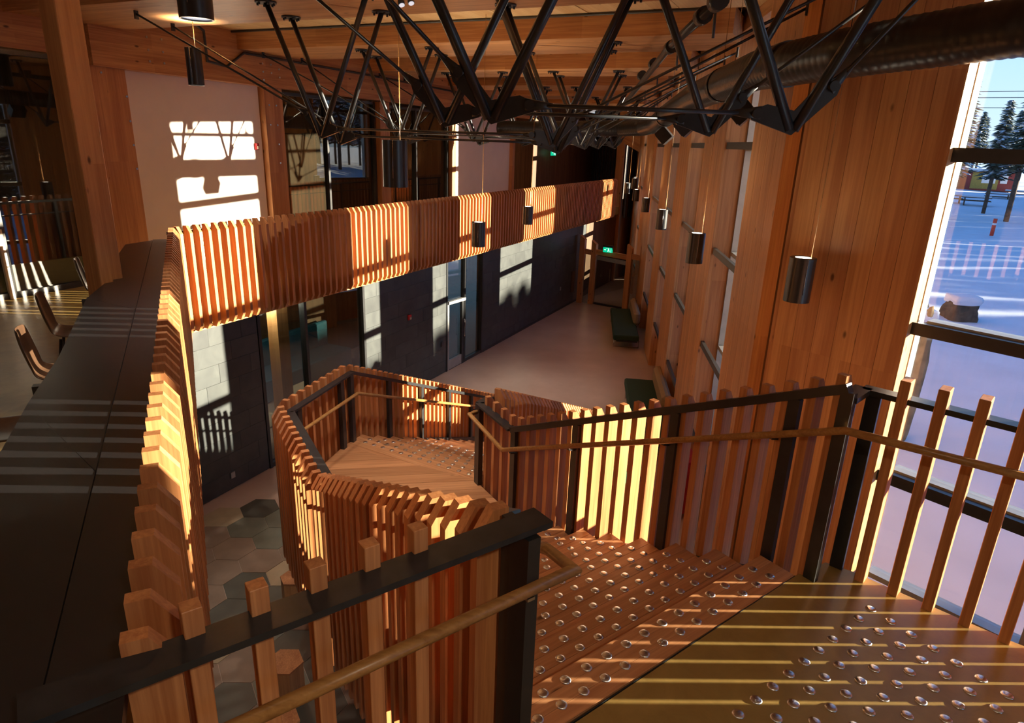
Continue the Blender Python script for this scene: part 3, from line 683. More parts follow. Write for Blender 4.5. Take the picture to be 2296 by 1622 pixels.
tube('handrail', [(0.06, 2.22, 0.83), tuple((LG0+gl*2.9+Vector((.07, .04, 0)))[:2])+(-0.42,), (-2.05, 5.84, -0.47), (-1.74, 6.93, -0.47), tuple((Dk+Vector((.07, -.03, 0)))[:2])+(-0.47-4.4*0.435,)], 0.019, RAIL, rl)
put('bracket', box_me(0.03, 0.06, 0.012, STEEL), frame((0.075, 1.84, 0.86), 53), rl)
for k, s in enumerate((0.75, 1.55, 2.35, 3.1)):
    p = Ck+F2*s; z = -0.47-0.435*s; beam('bracket', (*p[:2], z-0.06), (p.x+0.07, p.y-0.03, z-0.03), 0.03, 0.012, BLACK, rl)

# ================================================================== COUNTER AND LEFT ROOM
ct = thing('bar_counter', 'long black counter running beside the slatted railing on the left', 'counter', (-2.6, 4.6, 0))
e0 = CR0+(CR0-CR1).normalized()*0.0; e1 = CR1.copy(); cdv = (e1-e0).normalized(); cn = Vector((-cdv.y, cdv.x, 0))
sp = [e0-cdv*0.7, e1, e1+cn*0.07, e0-cdv*0.7+cn*0.085]
outer = [(-1.62, 0.9), (-1.9, 1.6), (-2.13, 2.47), (-2.37, 2.96), (-2.69, 3.67), (-3.42, 5.1), (-3.60, 5.64), (-3.57, 5.72), (-4.08, 6.56), (-4.60, 7.71)]
inner = [tuple((e1+cn*0.185-cdv*0.25)[:2]), tuple((e0-cdv*0.7+cn*0.19)[:2])]
prism('ledge', [tuple((e0-cdv*0.7+cn*0.008)[:2]), tuple((e1+cn*0.008-cdv*0.2)[:2]), tuple((e1+cn*0.18-cdv*0.2)[:2]), tuple((e0-cdv*0.7+cn*0.185)[:2])], 0.955, 1.0, TOPM, ct)
pts = [Vector((*p, 0)) for p in outer]
cuts = [0, 3, 5, 9]
def mix_edge(a_, b_, y): return a_.lerp(b_, y)
segs_ = [(outer[0:4], 0.0, 0.245), (outer[3:6], 0.245, 0.57), (outer[5:], 0.57, 1.0)]
ie0 = Vector((*inner[1], 0)); ie1 = Vector((*inner[0], 0))
for ol, f0, f1 in segs_:
    a_ = ie0.lerp(ie1, f0); b_ = ie0.lerp(ie1, f1)
    cy = a_+cdv*0.003; dy = b_-cdv*0.003
    prism('worktop', [tuple(cy[:2])]+[tuple(p) for p in ol]+[tuple(dy[:2])], 0.95, 0.998, TOPM, ct)
for f in (0.15, 0.4, 0.65, 0.9):
    p = ie0.lerp(ie1, f)+cn*0.25; box('support', (*p[:2], 0.475), (0.05, 0.35, 0.95), -26, BLACK, ct)
def chair(x, y, yaw, label, hz=0.66):
    t = thing('bar_chair', label, 'chair', (x, y, 0), 'plywood shell chairs at the counter')
    prof = [(-0.235, 0.36), (-0.225, 0.28), (-0.205, 0.18), (-0.185, 0.09), (-0.15, 0.03), (-0.08, 0.0), (0.04, -0.005), (0.15, 0.0), (0.20, -0.02)]
    wid = [0.12, 0.165, 0.175, 0.165, 0.175, 0.19, 0.195, 0.185, 0.15]
    bm = bmesh.new(); rows = []
    for (px_, pz), w in zip(prof, wid):
        rows.append([bm.verts.new((px_+abs(u)**2*0.035*(1 if pz > 0.05 else 0.0), w*u, pz+abs(u)**2*0.02*(1 if pz <= 0.05 else 0))) for u in (-1, -0.7, -0.35, 0, 0.35, 0.7, 1)])
    for A_, B_ in zip(rows, rows[1:]):
        for k in range(6): bm.faces.new((A_[k], A_[k+1], B_[k+1], B_[k]))
    me = mesh_from(bm, SHELL, smooth=True); M = frame((x, y, hz), yaw)
    s = put('shell', me, M, t); md = s.modifiers.new('solid', 'SOLIDIFY'); md.thickness = 0.014; m2 = s.modifiers.new('sub', 'SUBSURF'); m2.levels = 1; m2.render_levels = 2
    for sx, sy in ((-1, -1), (-1, 1), (1, -1), (1, 1)):
        a_ = M @ Vector((sx*0.10, sy*0.10, -0.01)); b_ = M @ Vector((sx*0.20, sy*0.20, -hz)); rod('leg', a_, b_, 0.011, BLACK, t, 10)
    q = [M @ Vector((sx*0.155, sy*0.155, -hz*0.62)) for sx, sy in ((-1, -1), (-1, 1), (1, 1), (1, -1), (-1, -1))]
    tube('footrest', q, 0.008, BLACK, t, 8)
    put('label_plate', box_me(0.004, 0.05, 0.07, CREAM), frame((*(M @ Vector((-0.215, 0, 0)))[:2], hz+0.27), yaw), t)
    return t
chair(-3.10, 4.26, 62, 'dark plywood shell chair at the counter, second nearest, seen from behind')
chair(-3.64, 5.22, 62, 'dark plywood shell chair at the counter just before the timber column')
chair(-2.86, 3.30, 62, 'dark plywood shell chair at the left edge of the picture, nearest of the row')
chair(-4.32, 6.75, 62, 'pale-backed shell chair at the counter beyond the timber column')

# library room behind the left glazing
for i in range(2):
    c = W(-4.1-1.5*i, -2.2, 0)
    tb = -2.2
    bc = thing('bookcase', ['low bookcase behind the left glazing nearest the timber column', 'low bookcase behind the left glazing at the picture edge'][i], 'bookcase', c)
    box('back', W(-4.1-1.5*i, -2.35, 0.65), (1.4, 0.02, 1.3), 25.04, DARKW, bc)
    for z in (0.03, 0.45, 0.87, 1.29): box('shelf', W(-4.1-1.5*i, -2.2, z), (1.4, 0.3, 0.025), 25.04, SLAT, bc)
    for sx in (-0.7, 0.7): box('side', W(-4.1-1.5*i+sx, -2.2, 0.66), (0.025, 0.3, 1.3), 25.04, SLAT, bc)
    cols = [plain('book_%d_%d' % (i, k), c_, 0.6, noise_amt=0.05) for k, c_ in enumerate([(0.25, .05, .03), (.05, .09, .2), (.3, .25, .15), (.08, .15, .08), (.35, .16, .04), (.12, .12, .13)])]
    for r, z in enumerate((0.0425, 0.4625, 0.8825)):
        x = -0.64; nbk = 0
        while x < 0.62:
            th = random.uniform(0.03, 0.055); h = random.uniform(0.22, 0.33)
            box('book', W(-4.1-1.5*i+x, -2.18, z+h/2), (round(th, 3), 0.2, round(h, 2)), 25.04, cols[nbk % 6 if random.random() < .5 else random.randrange(6)], None,
                label='book standing in the %s behind the left glazing' % ['low bookcase near the timber column', 'low bookcase at the picture edge'][i], cat='book', group='books on the library shelves')
            x += th+0.004+(0.05 if random.random() < 0.1 else 0); nbk += 1
t = thing('linear_lamp', 'slim linear ceiling lamp hung on wires behind the left glazing', 'lamp', W(-4.0, -1.6, 2.0))
beam('housing', W(-5.0, -1.6, 2.02), W(-3.4, -1.6, 2.02), 0.06, 0.04, BLACK, t); beam('tube', W(-4.6, -1.6, 1.99), W(-3.6, -1.6, 1.99), 0.04, 0.02, LAMPC, t)
for s in (-4.6, -4.2, -3.6): rod('wire', W(s, -1.6, 2.03), W(-4.2+(s+4.2)*.4, -1.6, 3.9), 0.003, STEEL, t, 6)
uwall('wall_left_11', -14, 0.4, 0, 4, DARKW, t=-3.0); uwall('wall_left_12', 0.5, 20, 0, 4, DARKW, t=-3.0)
uwall('door_2', -4.32, -4.26, 0.0, 0.95, WHITE, t=0.03, th=0.05)
# rooms behind the lower glazing
box('wall_left_13', LW(5, -3.2, -1.8), (14, 0.1, 2.8), 25.04, DARKW, kind='structure')
t = thing('timber_column', 'pale timber column behind the first lower glazed opening', 'column', LW(2.62, -0.6, FZ)); box('shaft', LW(2.62, -0.6, -1.78), (0.26, 0.24, 2.83), 25.04, GLZ, t)
t = thing('wall_bench', 'blue upholstered bench against the back wall of the lower room', 'bench', LW(4.4, -2.6, FZ))
box('seat', LW(4.4, -2.55, FZ+0.28), (4.2, 0.8, 0.5), 25.04, BLUE, t, bev=0.03); box('back', LW(4.4, -2.95, FZ+0.75), (4.2, 0.14, 0.75), 25.04, BLUE, t, bev=0.03)
def table(s, tt, label):
    t = thing('side_table', label, 'table', LW(s, tt, FZ)); box('tabletop', LW(s, tt, FZ+0.62), (0.7, 0.6, 0.03), 25.04, CREAM, t)
    for a_, b_ in ((-.33, -.28), (-.33, .28), (.33, -.28), (.33, .28)): box('leg', LW(s+a_, tt+b_, FZ+0.31), (0.03, 0.03, 0.62), 25.04, CREAM, t)
table(3.55, -1.0, 'pale side table behind the first lower glazing, beside the mullion'); table(2.0, -0.5, 'white table behind the glazing next to the dark slate wall')
t = thing('paper', 'open sheet lying on the pale side table', 'paper', LW(3.55, -1.0, FZ+0.636)); prism('sheet', [tuple(LW(3.55+a_, -1.0+b_, 0)[:2]) for a_, b_ in ((-.25, -.15), (.2, -.2), (.28, .15), (-.2, .22))], FZ+0.636, FZ+0.64, CREAM, t)
bm = bmesh.new(); bmesh.ops.create_cone(bm, cap_ends=False, segments=28, radius1=0.26, radius2=0.24, depth=0.34)
t = put('drum_stool', mesh_from(bm, CREAM, smooth=True), Matrix.Translation(LW(3.95, -0.7, FZ+0.55)), label='cream drum shade behind the lower glazing by the stair landing', cat='lampshade'); md = t.modifiers.new('s', 'SOLIDIFY'); md.thickness = 0.015
t = thing('tube_lamp', 'bright ceiling tube lamp just inside the first lower glazing', 'lamp', LW(1.9, -0.5, -0.5)); beam('tube', LW(1.75, -0.35, -0.47), LW(2.9, -0.35, -0.47), 0.06, 0.04, LAMPC, t)
t = thing('tube_lamp', 'short ceiling tube lamp deep in the lower room', 'lamp', LW(4.0, -1.8, -0.5)); beam('tube', LW(3.6, -1.8, -0.5), LW(4.3, -1.8, -0.5), 0.06, 0.04, LAMPC, t)

for nm, q, e_ in (('tube_lamp', LW(2.3, -0.7, -0.6), 26), ('tube_lamp.001', LW(4.0, -1.8, -0.6), 22), ('linear_lamp', W(-4.1, -1.6, 1.9), 6)):
    par = bpy.data.objects[nm]; ld = bpy.data.lights.new('tube_light', 'POINT'); ld.energy = e_; ld.color = (1.0, 0.93, 0.8); ld.shadow_soft_size = 0.15
    lo = bpy.data.objects.new('tube_light', ld); COL.objects.link(lo); lo.parent = par; lo.matrix_basis = WM[par].inverted() @ Matrix.Translation(q)
# ================================================================== FURNITURE IN THE HALL
def bench(x, y, yaw, label):
    t = thing('sofa_bench', label, 'bench', (x, y, FZ), 'green benches with tan backrests')
    M = frame((x, y, FZ), yaw)
    def b(n, c, d, m, bev=0.0): 
        q = M @ Vector(c); return put(n, box_me(*d, m, bev), frame(q, yaw), t)
    b('seat', (0, 0.05, 0.34), (3.3, 0.72, 0.16), GREEN, 0.03)
    s = b('backrest', (0.55, -0.30, 0.62), (2.0, 0.20, 0.40), TAN, 0.07)
    b('base_frame', (0, 0.02, 0.235), (3.2, 0.6, 0.03), BLACK)
    for sx in (-1.4, 1.4):
        pts = [M @ Vector((sx, -0.33, 0.22)), M @ Vector((sx, -0.33, 0.015)), M @ Vector((sx, 0.37, 0.015)), M @ Vector((sx, 0.37, 0.22))]
        tube('leg_frame', pts, 0.014, STEEL, t, 8)
    for sx in (-0.2, 1.2): tube('back_bracket', [M @ Vector((sx, -0.30, 0.25)), M @ Vector((sx, -0.42, 0.45)), M @ Vector((sx, -0.38, 0.62))], 0.012, STEEL, t, 8)
    return t
bench(3.42, 19.45, 6, 'green bench with tan backrest, the farther one by the glass vestibule')
bench(2.85, 12.6, 6, 'green bench with tan backrest, the nearer one behind the stair railing')
def stool(x, y, r, h, label):
    pts = [(x+r*math.sin(rad(28+60*k)), y+r*math.cos(rad(28+60*k))) for k in range(6)]
    t = thing('hexagonal_stool', label, 'stool', (x, y, FZ+0.007), 'hexagonal timber stools under the stair')
    p = prism('body', [((px_-x)*0.97+x, (py_-y)*0.97+y) for px_, py_ in pts], FZ+0.007, FZ+h-0.02, GLZ, t); prism('top', pts, FZ+h-0.02, FZ+h, SLAT, t, yaw=10)
stool(-2.52, 6.62, 0.17, 0.46, 'hexagonal timber stool touching the outer stair railing')
stool(-2.18, 5.28, 0.19, 0.46, 'hexagonal timber stool half hidden behind the near steel cap')
stool(-2.02, 4.62, 0.20, 0.42, 'hexagonal timber stool nearest the camera on the cream tile')
# vestibule
vt = thing('glass_vestibule', 'timber framed glass vestibule at the far end of the hall', 'vestibule', (3.3, 23.1, FZ))
VP_ = [Vector((2.39, 23.54, 0)), Vector((2.79, 23.39, 0)), Vector((3.93, 22.67, 0)), Vector((4.55, 22.35, 0))]
def pointed(p, h, w=0.18):
    bm = bmesh.new(); pr = [(-w/2, 0), (w/2, 0), (w/2, h-0.14), (-w/2, h)]
    A_ = [bm.verts.new((x, -w/2, z)) for x, z in pr]; B_ = [bm.verts.new((x, w/2, z)) for x, z in pr]
    bm.faces.new(A_[::-1]); bm.faces.new(B_)
    for i in range(4): bm.faces.new((A_[i], A_[(i+1) % 4], B_[(i+1) % 4], B_[i]))
    bmesh.ops.recalc_face_normals(bm, faces=bm.faces)
    put('post', mesh_from(bm, GLZ), frame((p.x, p.y, FZ), 120), vt)
pointed(VP_[0], 2.45); pointed(VP_[1], 2.30); pointed(VP_[2], 2.30)
for i in range(3):
    a_, b_ = VP_[i], VP_[i+1]; beam('header', (*a_[:2], -1.30), (*b_[:2], -1.36), 0.10, 0.17, GLX, vt)
    m_ = (a_+b_)/2; box('pane', (*m_[:2], (FZ-1.4)/2), ((b_-a_).length-0.2, 0.012, -1.42-FZ), math.degrees(math.atan2((b_-a_).x, (b_-a_).y)), GLASSI, vt)
beam('door_head', (*(VP_[1]+Vector((.1, -.05, 0)))[:2], -1.50), (*(VP_[2]-Vector((.1, -.05, 0)))[:2], -1.56), 0.06, 0.14, ALU, vt)
beam('door_foot', (*(VP_[1]+Vector((.1, -.05, 0)))[:2], FZ+0.04), (*(VP_[2]-Vector((.1, -.05, 0)))[:2], FZ+0.04), 0.05, 0.07, ALUD, vt)
def exit_sign(c, yaw, s, label):
    t = thing('exit_sign', label, 'sign', c)
    q = Vector(c); box('housing', (q.x, q.y, q.z+s*0.28), (s*1.1, 0.05, s*0.35), yaw, BLACK, t)
    box('panel', (q.x, q.y, q.z), (s, 0.05, s*0.5), yaw, EXITG, t)
    M = frame(c, yaw)
    for sgn in (-1, 1):
        for (x, z, w, h) in ((0.10, 0.13, 0.07, 0.07), (0.10, 0.02, 0.10, 0.13), (0.04, -0.12, 0.05, 0.14), (0.18, -0.10, 0.05, 0.12), (-0.28, 0, 0.18, 0.06), (0.36, 0, 0.02, 0.40), (-0.02, 0.19, 0.4, 0.015), (0.30, -0.19, 0.14, 0.015)):
            p = M @ Vector((x*s, sgn*0.028, z*s*0.9)); put('pictogram', box_me(w*s, 0.004, h*s, EXITW), frame(p, yaw), t)
exit_sign((3.2, 22.95, -1.16), 120, 0.34, 'green running-man exit sign on the header of the glass vestibule')
exit_sign(W(14.6, 0.25, 1.96), 25, 0.40, 'green running-man exit sign high on the dark wall beyond the balcony')
exit_sign((1.15, 6.15, -0.95), 130, 0.26, 'green exit sign seen between the slats of the right stair railing')
t = thing('fire_cabinet', 'red cabinet glimpsed low behind the slats of the right stair railing', 'cabinet', (2.75, 9.2, FZ)); box('body', (2.72, 9.2, FZ+0.55), (0.5, 0.3, 0.9), 6, RED, t, bev=0.01); box('door', (2.72, 9.03, FZ+0.55), (0.04, 0.02, 0.7), 6, BLACK, t)
# yellow floor sign by far post
t = thing('floor_sign', 'white box with a yellow emblem at the foot of the far timber post', 'sign', (3.85, 27.6, FZ)); box('box', (3.85, 27.6, FZ+0.28), (0.34, 0.2, 0.55), 110, CREAM, t)
YEL = plain('yellow_paint', (0.7, 0.5, 0.02), 0.5, noise_amt=0.05); put('emblem', cyl_me(0.13, 0.01, YEL, 24), along((3.79, 27.49, FZ+0.4), (3.785, 27.48, FZ+0.4)), t)
put('emblem_bar', box_me(0.2, 0.012, 0.04, BLACK), frame((3.78, 27.478, FZ+0.4), 110), t)
# small wall devices
def device(c, w, h, mat, label, name='wall_switch', cat='switch', d=0.02): return box(name, c, (w, d, h), 25.04, mat, label=label, cat=cat)
t = thing('fire_alarm', 'red fire alarm strobe on the dark slate wall', 'alarm', LW(5.85, 0.02, -1.44)); box('body', LW(5.85, 0.02, -1.44), (0.12, 0.04, 0.12), 25.04, RED, t, bev=0.01); box('lens', LW(5.85, 0.045, -1.46), (0.05, 0.03, 0.05), 25.04, CREAM, t, bev=0.008)
device(LW(7.22, 0.01, -2.42), 0.06, 0.12, BLACK, 'black card reader beside the lower glass door')
device(LW(15.0, 0.01, -2.45), 0.09, 0.12, ALU, 'pale switch plate on the far dark slate wall')
device(LW(16.2, 0.01, -2.4), 0.32, 0.75, DARKW, 'brown wooden plaque near the far end of the slate wall', 'plaque', 'plaque')
device(LW(0.8, 0.01, -2.95), 0.08, 0.10, ALU, 'power outlet low on the near slate wall', 'power_outlet', 'outlet')
t = thing('fire_alarm', 'small red alarm on the white panel near its right edge', 'alarm', W(0.35, 0.02, 2.05)); box('body', W(0.35, 0.02, 2.05), (0.09, 0.04, 0.12), 25.04, RED, t, bev=0.01); box('lens', W(0.35, 0.045, 2.03), (0.04, 0.02, 0.05), 25.04, CREAM, t)
t = thing('fire_alarm', 'red alarm dot on the far dark slatted wall', 'alarm', (5.0, 29.2, -0.5)); box('body', (5.0, 29.15, -0.5), (0.12, 0.05, 0.12), 34, RED, t)

# ================================================================== TRUSSES
def gusset(node, d, inner, par):
    """plate at a truss node, d = unit vector along the truss; inner = +1 when the horizontal tie leaves along +d"""
    pr = [(0, -0.03), (0.24*inner, 0.045), (0.26*inner, 0.09), (0.16*inner, 0.13), (0, 0.10), (-0.13*inner, 0.26), (-0.20*inner, 0.28), (-0.235*inner, 0.24), (-0.22*inner, 0.19)]
    n = Vector((-d.y, d.x, 0)); bm = bmesh.new()
    A_ = [bm.verts.new(d*x+n*0.011+Vector((0, 0, z))) for x, z in pr]; B_ = [bm.verts.new(d*x-n*0.011+Vector((0, 0, z))) for x, z in pr]
    bm.faces.new(A_); bm.faces.new(B_[::-1])
    for i in range(len(pr)): bm.faces.new((A_[i], A_[(i+1) % len(pr)], B_[(i+1) % len(pr)], B_[i]))
    bmesh.ops.recalc_face_normals(bm, faces=bm.faces)
    put('gusset_plate', mesh_from(bm, BLACK), Matrix.Translation(node), par)
    pi = node+d*(0.215*inner)+Vector((0, 0, 0.08)); po = node-d*(0.19*inner)+Vector((0, 0, 0.235))
    for p in (pi, po): rod('pin', p-n*0.035, p+n*0.035, 0.028, BLACK, par, 14)
    return pi, po
def truss(Lp, Rp, aL, aR, zp, par_label, sp=0.68, r=0.029):
    Lp, Rp = Vector(Lp), Vector(Rp); d = (Rp-Lp); d.z = 0; d.normalize()
    t = thing('roof_truss', par_label, 'truss', (*((Lp+Rp)/2)[:2], 3.6), 'black steel roof trusses')
    n = Vector((-d.y, d.x, 0))
    pins = []
    for node, inner in ((Lp, 1), (Rp, -1)):
        for sg in (-1, 1):
            top = node+d*(sp*sg); top.z = zp; rod('strut', node+Vector((0, 0, 0.0))+d*0.012*sg, top, r, BLACK, t, 16)
            put('flange_plate', cyl_me(0.115, 0.02, BLACK, 20), Matrix.Translation((top.x, top.y, zp-0.01)), t)
            for k in range(6):
                an = k*PI/3; put('flange_bolt', cyl_me(0.012, 0.03, BLACK, 6), Matrix.Translation((top.x+0.09*math.cos(an), top.y+0.09*math.sin(an), zp-0.03)), t)
        pins.append(gusset(node, d, inner, t))
    def tie(p, q, f1=True, f2=True):
        p = Vector(p); q = Vector(q); u = (q-p).normalized(); rod('tie_rod', p+u*0.10*(1 if f1 else 0), q-u*0.10*(1 if f2 else 0), 0.0125, BLACK, t, 10)
        for on, e, s in ((f1, p, 1), (f2, q, -1)):
            if on: put('fork', cyl_me(0.04, 0.16, BLACK, 10, 0.014), Matrix.Translation(e+u*s*0.055) @ (u*s).to_track_quat('Z', 'Y').to_matrix().to_4x4() @ Matrix.Diagonal((0.55, 1, 1, 1)), t)
    tie(pins[0][0], pins[1][0]); tie(pins[0][1], aL, True, False); tie(pins[1][1], aR, True, False)
    for a_ in (aL, aR): box('anchor_plate', a_, (0.02, 0.05, 0.12), math.degrees(math.atan2(d.x, d.y)), BLACK, t)
truss((-0.17, 4.0, 2.42), (1.55, 4.0, 2.42), (-1.40, 4.0, 3.64), (2.55, 4.0, 3.64), 3.66, 'nearest steel truss, its two V nodes largest in the picture', 0.62, 0.031)
truss((-0.53, 4.9, 2.41), (1.33, 4.9, 2.41), (-2.0, 4.9, 3.64), (2.6, 4.9, 3.5), 3.66, 'second nearest steel truss, parallel behind the first', 0.62)
nb_ = box('box_beam', (0.4, 4.45, 3.81), (5.6, 1.5, 0.30), 90, GLX, label='broad glulam roof beam overhead that carries the two nearest trusses', cat='beam')
TD = [(0, .43, 4.75, 7.55, 1.95), (0, 1.26, 4.33, 7.27, 1.55), (1, .43, 3.25, 6.23, 0.38), (1, 1.26, 2.91, 5.90, 0.52), (2, .43, 2.73, 5.22, .3), (2, 1.26, 2.44, 5.02, .4), (3, .43, 2.19, 4.36, .3), (3, 1.26, 1.91, 4.13, .3), (4, .43, 1.7, 3.7, .3), (4, 1.26, 1.5, 3.5, .3)]
NM = ['third', 'fourth', 'fifth', 'sixth', 'seventh', 'eighth', 'ninth', 'tenth', 'eleventh', 'twelfth']
for i, (k, o, tl, tr, ta) in enumerate(TD):
    s = BS[k]+o; z = 2.29 if i % 2 == 0 else 2.22
    truss(W(s, tl, z), W(s, tr, z), W(s, ta, 3.63), W(s, tfac(s)-0.12, 3.5), 3.665, 'steel V-strut roof truss, %s from the camera' % NM[i])

# ================================================================== DUCT, PIPES
dpts = [(4.3, 2.6, 3.06), (2.86, 4.25, 3.03), (2.3, 5.15, 2.98), (2.16, 5.7, 2.97), (2.10, 6.4, 2.98), (2.15, 7.3, 2.97), (2.22, 9.0, 2.93), (2.44, 11.5, 2.84), (2.62, 13.6, 2.72), (2.58, 14.6, 2.68), (2.2, 15.3, 2.66), (0.3, 16.1, 2.60), (-0.5, 16.4, 2.60)]
def spiral(pts, step):
    out = []; pts = [Vector(p) for p in pts]
    for a_, b_ in zip(pts, pts[1:]):
        n = max(1, int((b_-a_).length/step))
        for k in range(n): out.append(a_.lerp(b_, k/n))
    out.append(pts[-1]); return out
dk = thing('air_duct', 'large black spiral air duct running under the roof beside the facade', 'duct', (2.2, 7, 2.97))
sp_ = spiral(dpts, 0.022)
tube('duct_body', sp_, 0.165, DUCTM, dk, 24, rfun=lambda i: 0.165+(0.004 if i % 3 == 0 else 0))
for p, q in ((3, 4), (5, 6), (7, 8), (10, 11)):
    a_ = Vector(dpts[p]); b_ = Vector(dpts[q]); u = (b_-a_).normalized(); rod('coupling', a_.lerp(b_, 0.25)-u*0.06, a_.lerp(b_, 0.25)+u*0.06, 0.177, BLACK, dk, 24)
for i, (x, y, z) in enumerate(((2.13, 7.0, 2.98), (2.30, 10.0, 2.90), (2.5, 12.3, 2.80))):
    M = frame((x+0.05, y, z-0.30), 20) @ Matrix.Rotation(rad(45), 4, 'X'); put('air_grille', box_me(0.30, 0.24, 0.20, DUCTM), M, dk); put('grille_face', box_me(0.26, 0.19, 0.012, BLACK), frame((x+0.05, y, z-0.30), 20) @ Matrix.Rotation(rad(45), 4, 'X') @ Matrix.Translation((0, 0, -0.105)), dk)
for i in (2, 5, 7, 11):
    x, y, z = dpts[i]; rod('hanger', (x, y, z+0.16), (x, y, 4.0), 0.003, STEEL, dk, 6)
pp = thing('sprinkler_pipe', 'grey steel pipe with black fittings slanting along the roof by the facade', 'pipe', (2.0, 9, 3.4))
tube('pipe', [(1.55, 5.9, 3.42), (1.75, 8.6, 3.45), (2.0, 12, 3.3), (2.3, 16.5, 3.1), (2.6, 20, 3.0)], 0.045, DUCTM, pp, 14)
for y in (5.95, 6.6, 8.6, 10.3, 12): 
    a_ = Vector((1.55+(y-5.9)*0.075, y, 3.43)); rod('coupling', a_-Vector((0, .07, 0)), a_+Vector((0, .07, 0)), 0.075, BLACK, pp, 14)
CK = ['first', 'second', 'third', 'fourth', 'fifth']
for k in range(5):
    s = BS[k+1]-0.10; t1 = tfac(s)-0.55
    pts = [W(s, 0.35 if k else -0.2, 3.93), W(s, t1-0.1, 3.93), W(s, t1, 3.90), W(s, t1+0.01, 3.60)]
    tube('conduit', pts, 0.018, ALUD, None, 8, label='dark conduit along the near face of the %s visible roof beam' % CK[k], cat='conduit')
tube('conduit', [W(-2.9, 1.4, 3.9), W(-1.2, 0.5, 3.9), W(-0.85, 0.30, 3.85), W(-0.80, 0.26, 3.4), W(-0.4, 0.26, 3.36), W(0.0, 0.26, 3.62), W(3.2, 0.26, 3.60), W(9.5, 0.26, 3.5)], 0.022, ALUD, None, 8, label='dark conduit looping down the long wall beam behind the hanging lamp', cat='conduit')

# ================================================================== PENDANTS
def pendant(x, y, z, label, r=0.105, h=0.37, cord=True, up=75):
    t = thing('pendant_lamp', label, 'lamp', (x, y, z), 'black cylinder pendant lamps')
    k = 'pend%.3f_%.3f' % (r, h)
    if k not in CACHE:
        bm = bmesh.new(); sg = 32
        prof = [(r-0.012, -h/2+0.02), (r-0.012, -h/2), (r, -h/2), (r, h/2-0.003), (r-0.003, h/2), (r*0.62, h/2), (r*0.62, h/2-0.015)]
        rings = [[bm.verts.new((a_*math.cos(2*PI*i/sg), a_*math.sin(2*PI*i/sg), z_)) for i in range(sg)] for a_, z_ in prof]
        for A_, B_ in zip(rings, rings[1:]):
            for i in range(sg): f = bm.faces.new((A_[i], A_[(i+1) % sg], B_[(i+1) % sg], B_[i])); f.smooth = True
        bm.faces.new(rings[0][::-1])
        bmesh.ops.recalc_face_normals(bm, faces=bm.faces); CACHE[k] = mesh_from(bm, BLACK)
        CACHE[k].set_sharp_from_angle(angle=rad(40))
    put('shade', CACHE[k], Matrix.Translation((x, y, z)), t)
    put('lamp_disc', cyl_me(r*0.61, 0.004, LAMP, 24), Matrix.Translation((x, y, z+h/2-0.006)), t)
    put('lens_ring', cyl_me(r-0.014, 0.004, LENSM, 24), Matrix.Translation((x, y, z-h/2+0.012)), t)
    if up:
        for nm, zz_, rx, e_, ang in (('uplight', z+h/2+0.01, PI, up, 125), ('downlight', z-h/2-0.005, 0.0, up*1.1 if up > 30 else up*0.2, 95)):
            ld = bpy.data.lights.new(nm, 'SPOT'); ld.energy = e_; ld.color = (1.0, 0.80, 0.56) if nm == 'uplight' else (1.0, 0.90, 0.78); ld.spot_size = rad(ang); ld.spot_blend = 1.0; ld.shadow_soft_size = 0.06
            lo = bpy.data.objects.new(nm, ld); COL.objects.link(lo); lo.parent = t; lo.matrix_basis = WM[t].inverted() @ Matrix.Translation((x, y, zz_)) @ Matrix.Rotation(rx, 4, 'X')
    if cord:
        rod('cord', (x+r*0.5, y-r*0.3, z+h/2), (x+r*0.5, y-r*0.3, 4.0), 0.0035, RAIL, t, 6); tube('power_cord', [(x, y-r*1.02, z-h*0.3), (x, y-r*1.03, z), (x, y-r*1.0, z+h/2)], 0.0022, STEEL, t, 5)
pendant(2.38, 5.45, 1.29, 'black cylinder pendant before the broad timber panel, largest of the right-hand row', up=1.5)
pendant(2.22, 8.18, 1.13, 'black cylinder pendant by the facade, second of the right-hand row', up=8)
pendant(2.72, 12.6, 1.01, 'black cylinder pendant by the facade, third of the right-hand row', up=18)
pendant(3.40, 17.9, 0.83, 'black cylinder pendant by the facade, fourth of the right-hand row', up=12)
pendant(3.85, 22.1, 0.78, 'small black pendant at the far end, fifth of the right-hand row', up=12)
pendant(4.1, 24.0, 1.05, 'small black pendant at the far end, just above the fifth of the row', up=12)
pendant(3.95, 24.6, 0.85, 'small far pendant left of its neighbours before the slatted wall', up=12)
pendant(4.45, 26.0, 1.0, 'smallest far pendant among the cluster before the slatted wall', up=12)
pendant(-0.58, 10.06, 0.95, 'sun-caught black cylinder pendant before the middle of the balcony railing')
pendant(0.22, 14.0, 0.85, 'sun-caught black cylinder pendant before the far part of the balcony railing')
pendant(-1.10, 6.07, 2.08, 'large black cylinder pendant hanging below the trusses left of centre', r=0.11, h=0.40)
pendant(-4.35, 9.45, 3.10, 'slim black cylinder lamp in front of the top of the white panel', r=0.10, h=0.46)
pendant(-2.21, 4.91, 3.22, 'black cylinder downlight cut by the top edge of the picture', r=0.11, h=0.42)
pendant(-3.70, 17.6, 3.22, 'far black cylinder lamp hanging against the long wall beam', r=0.11, h=0.40)
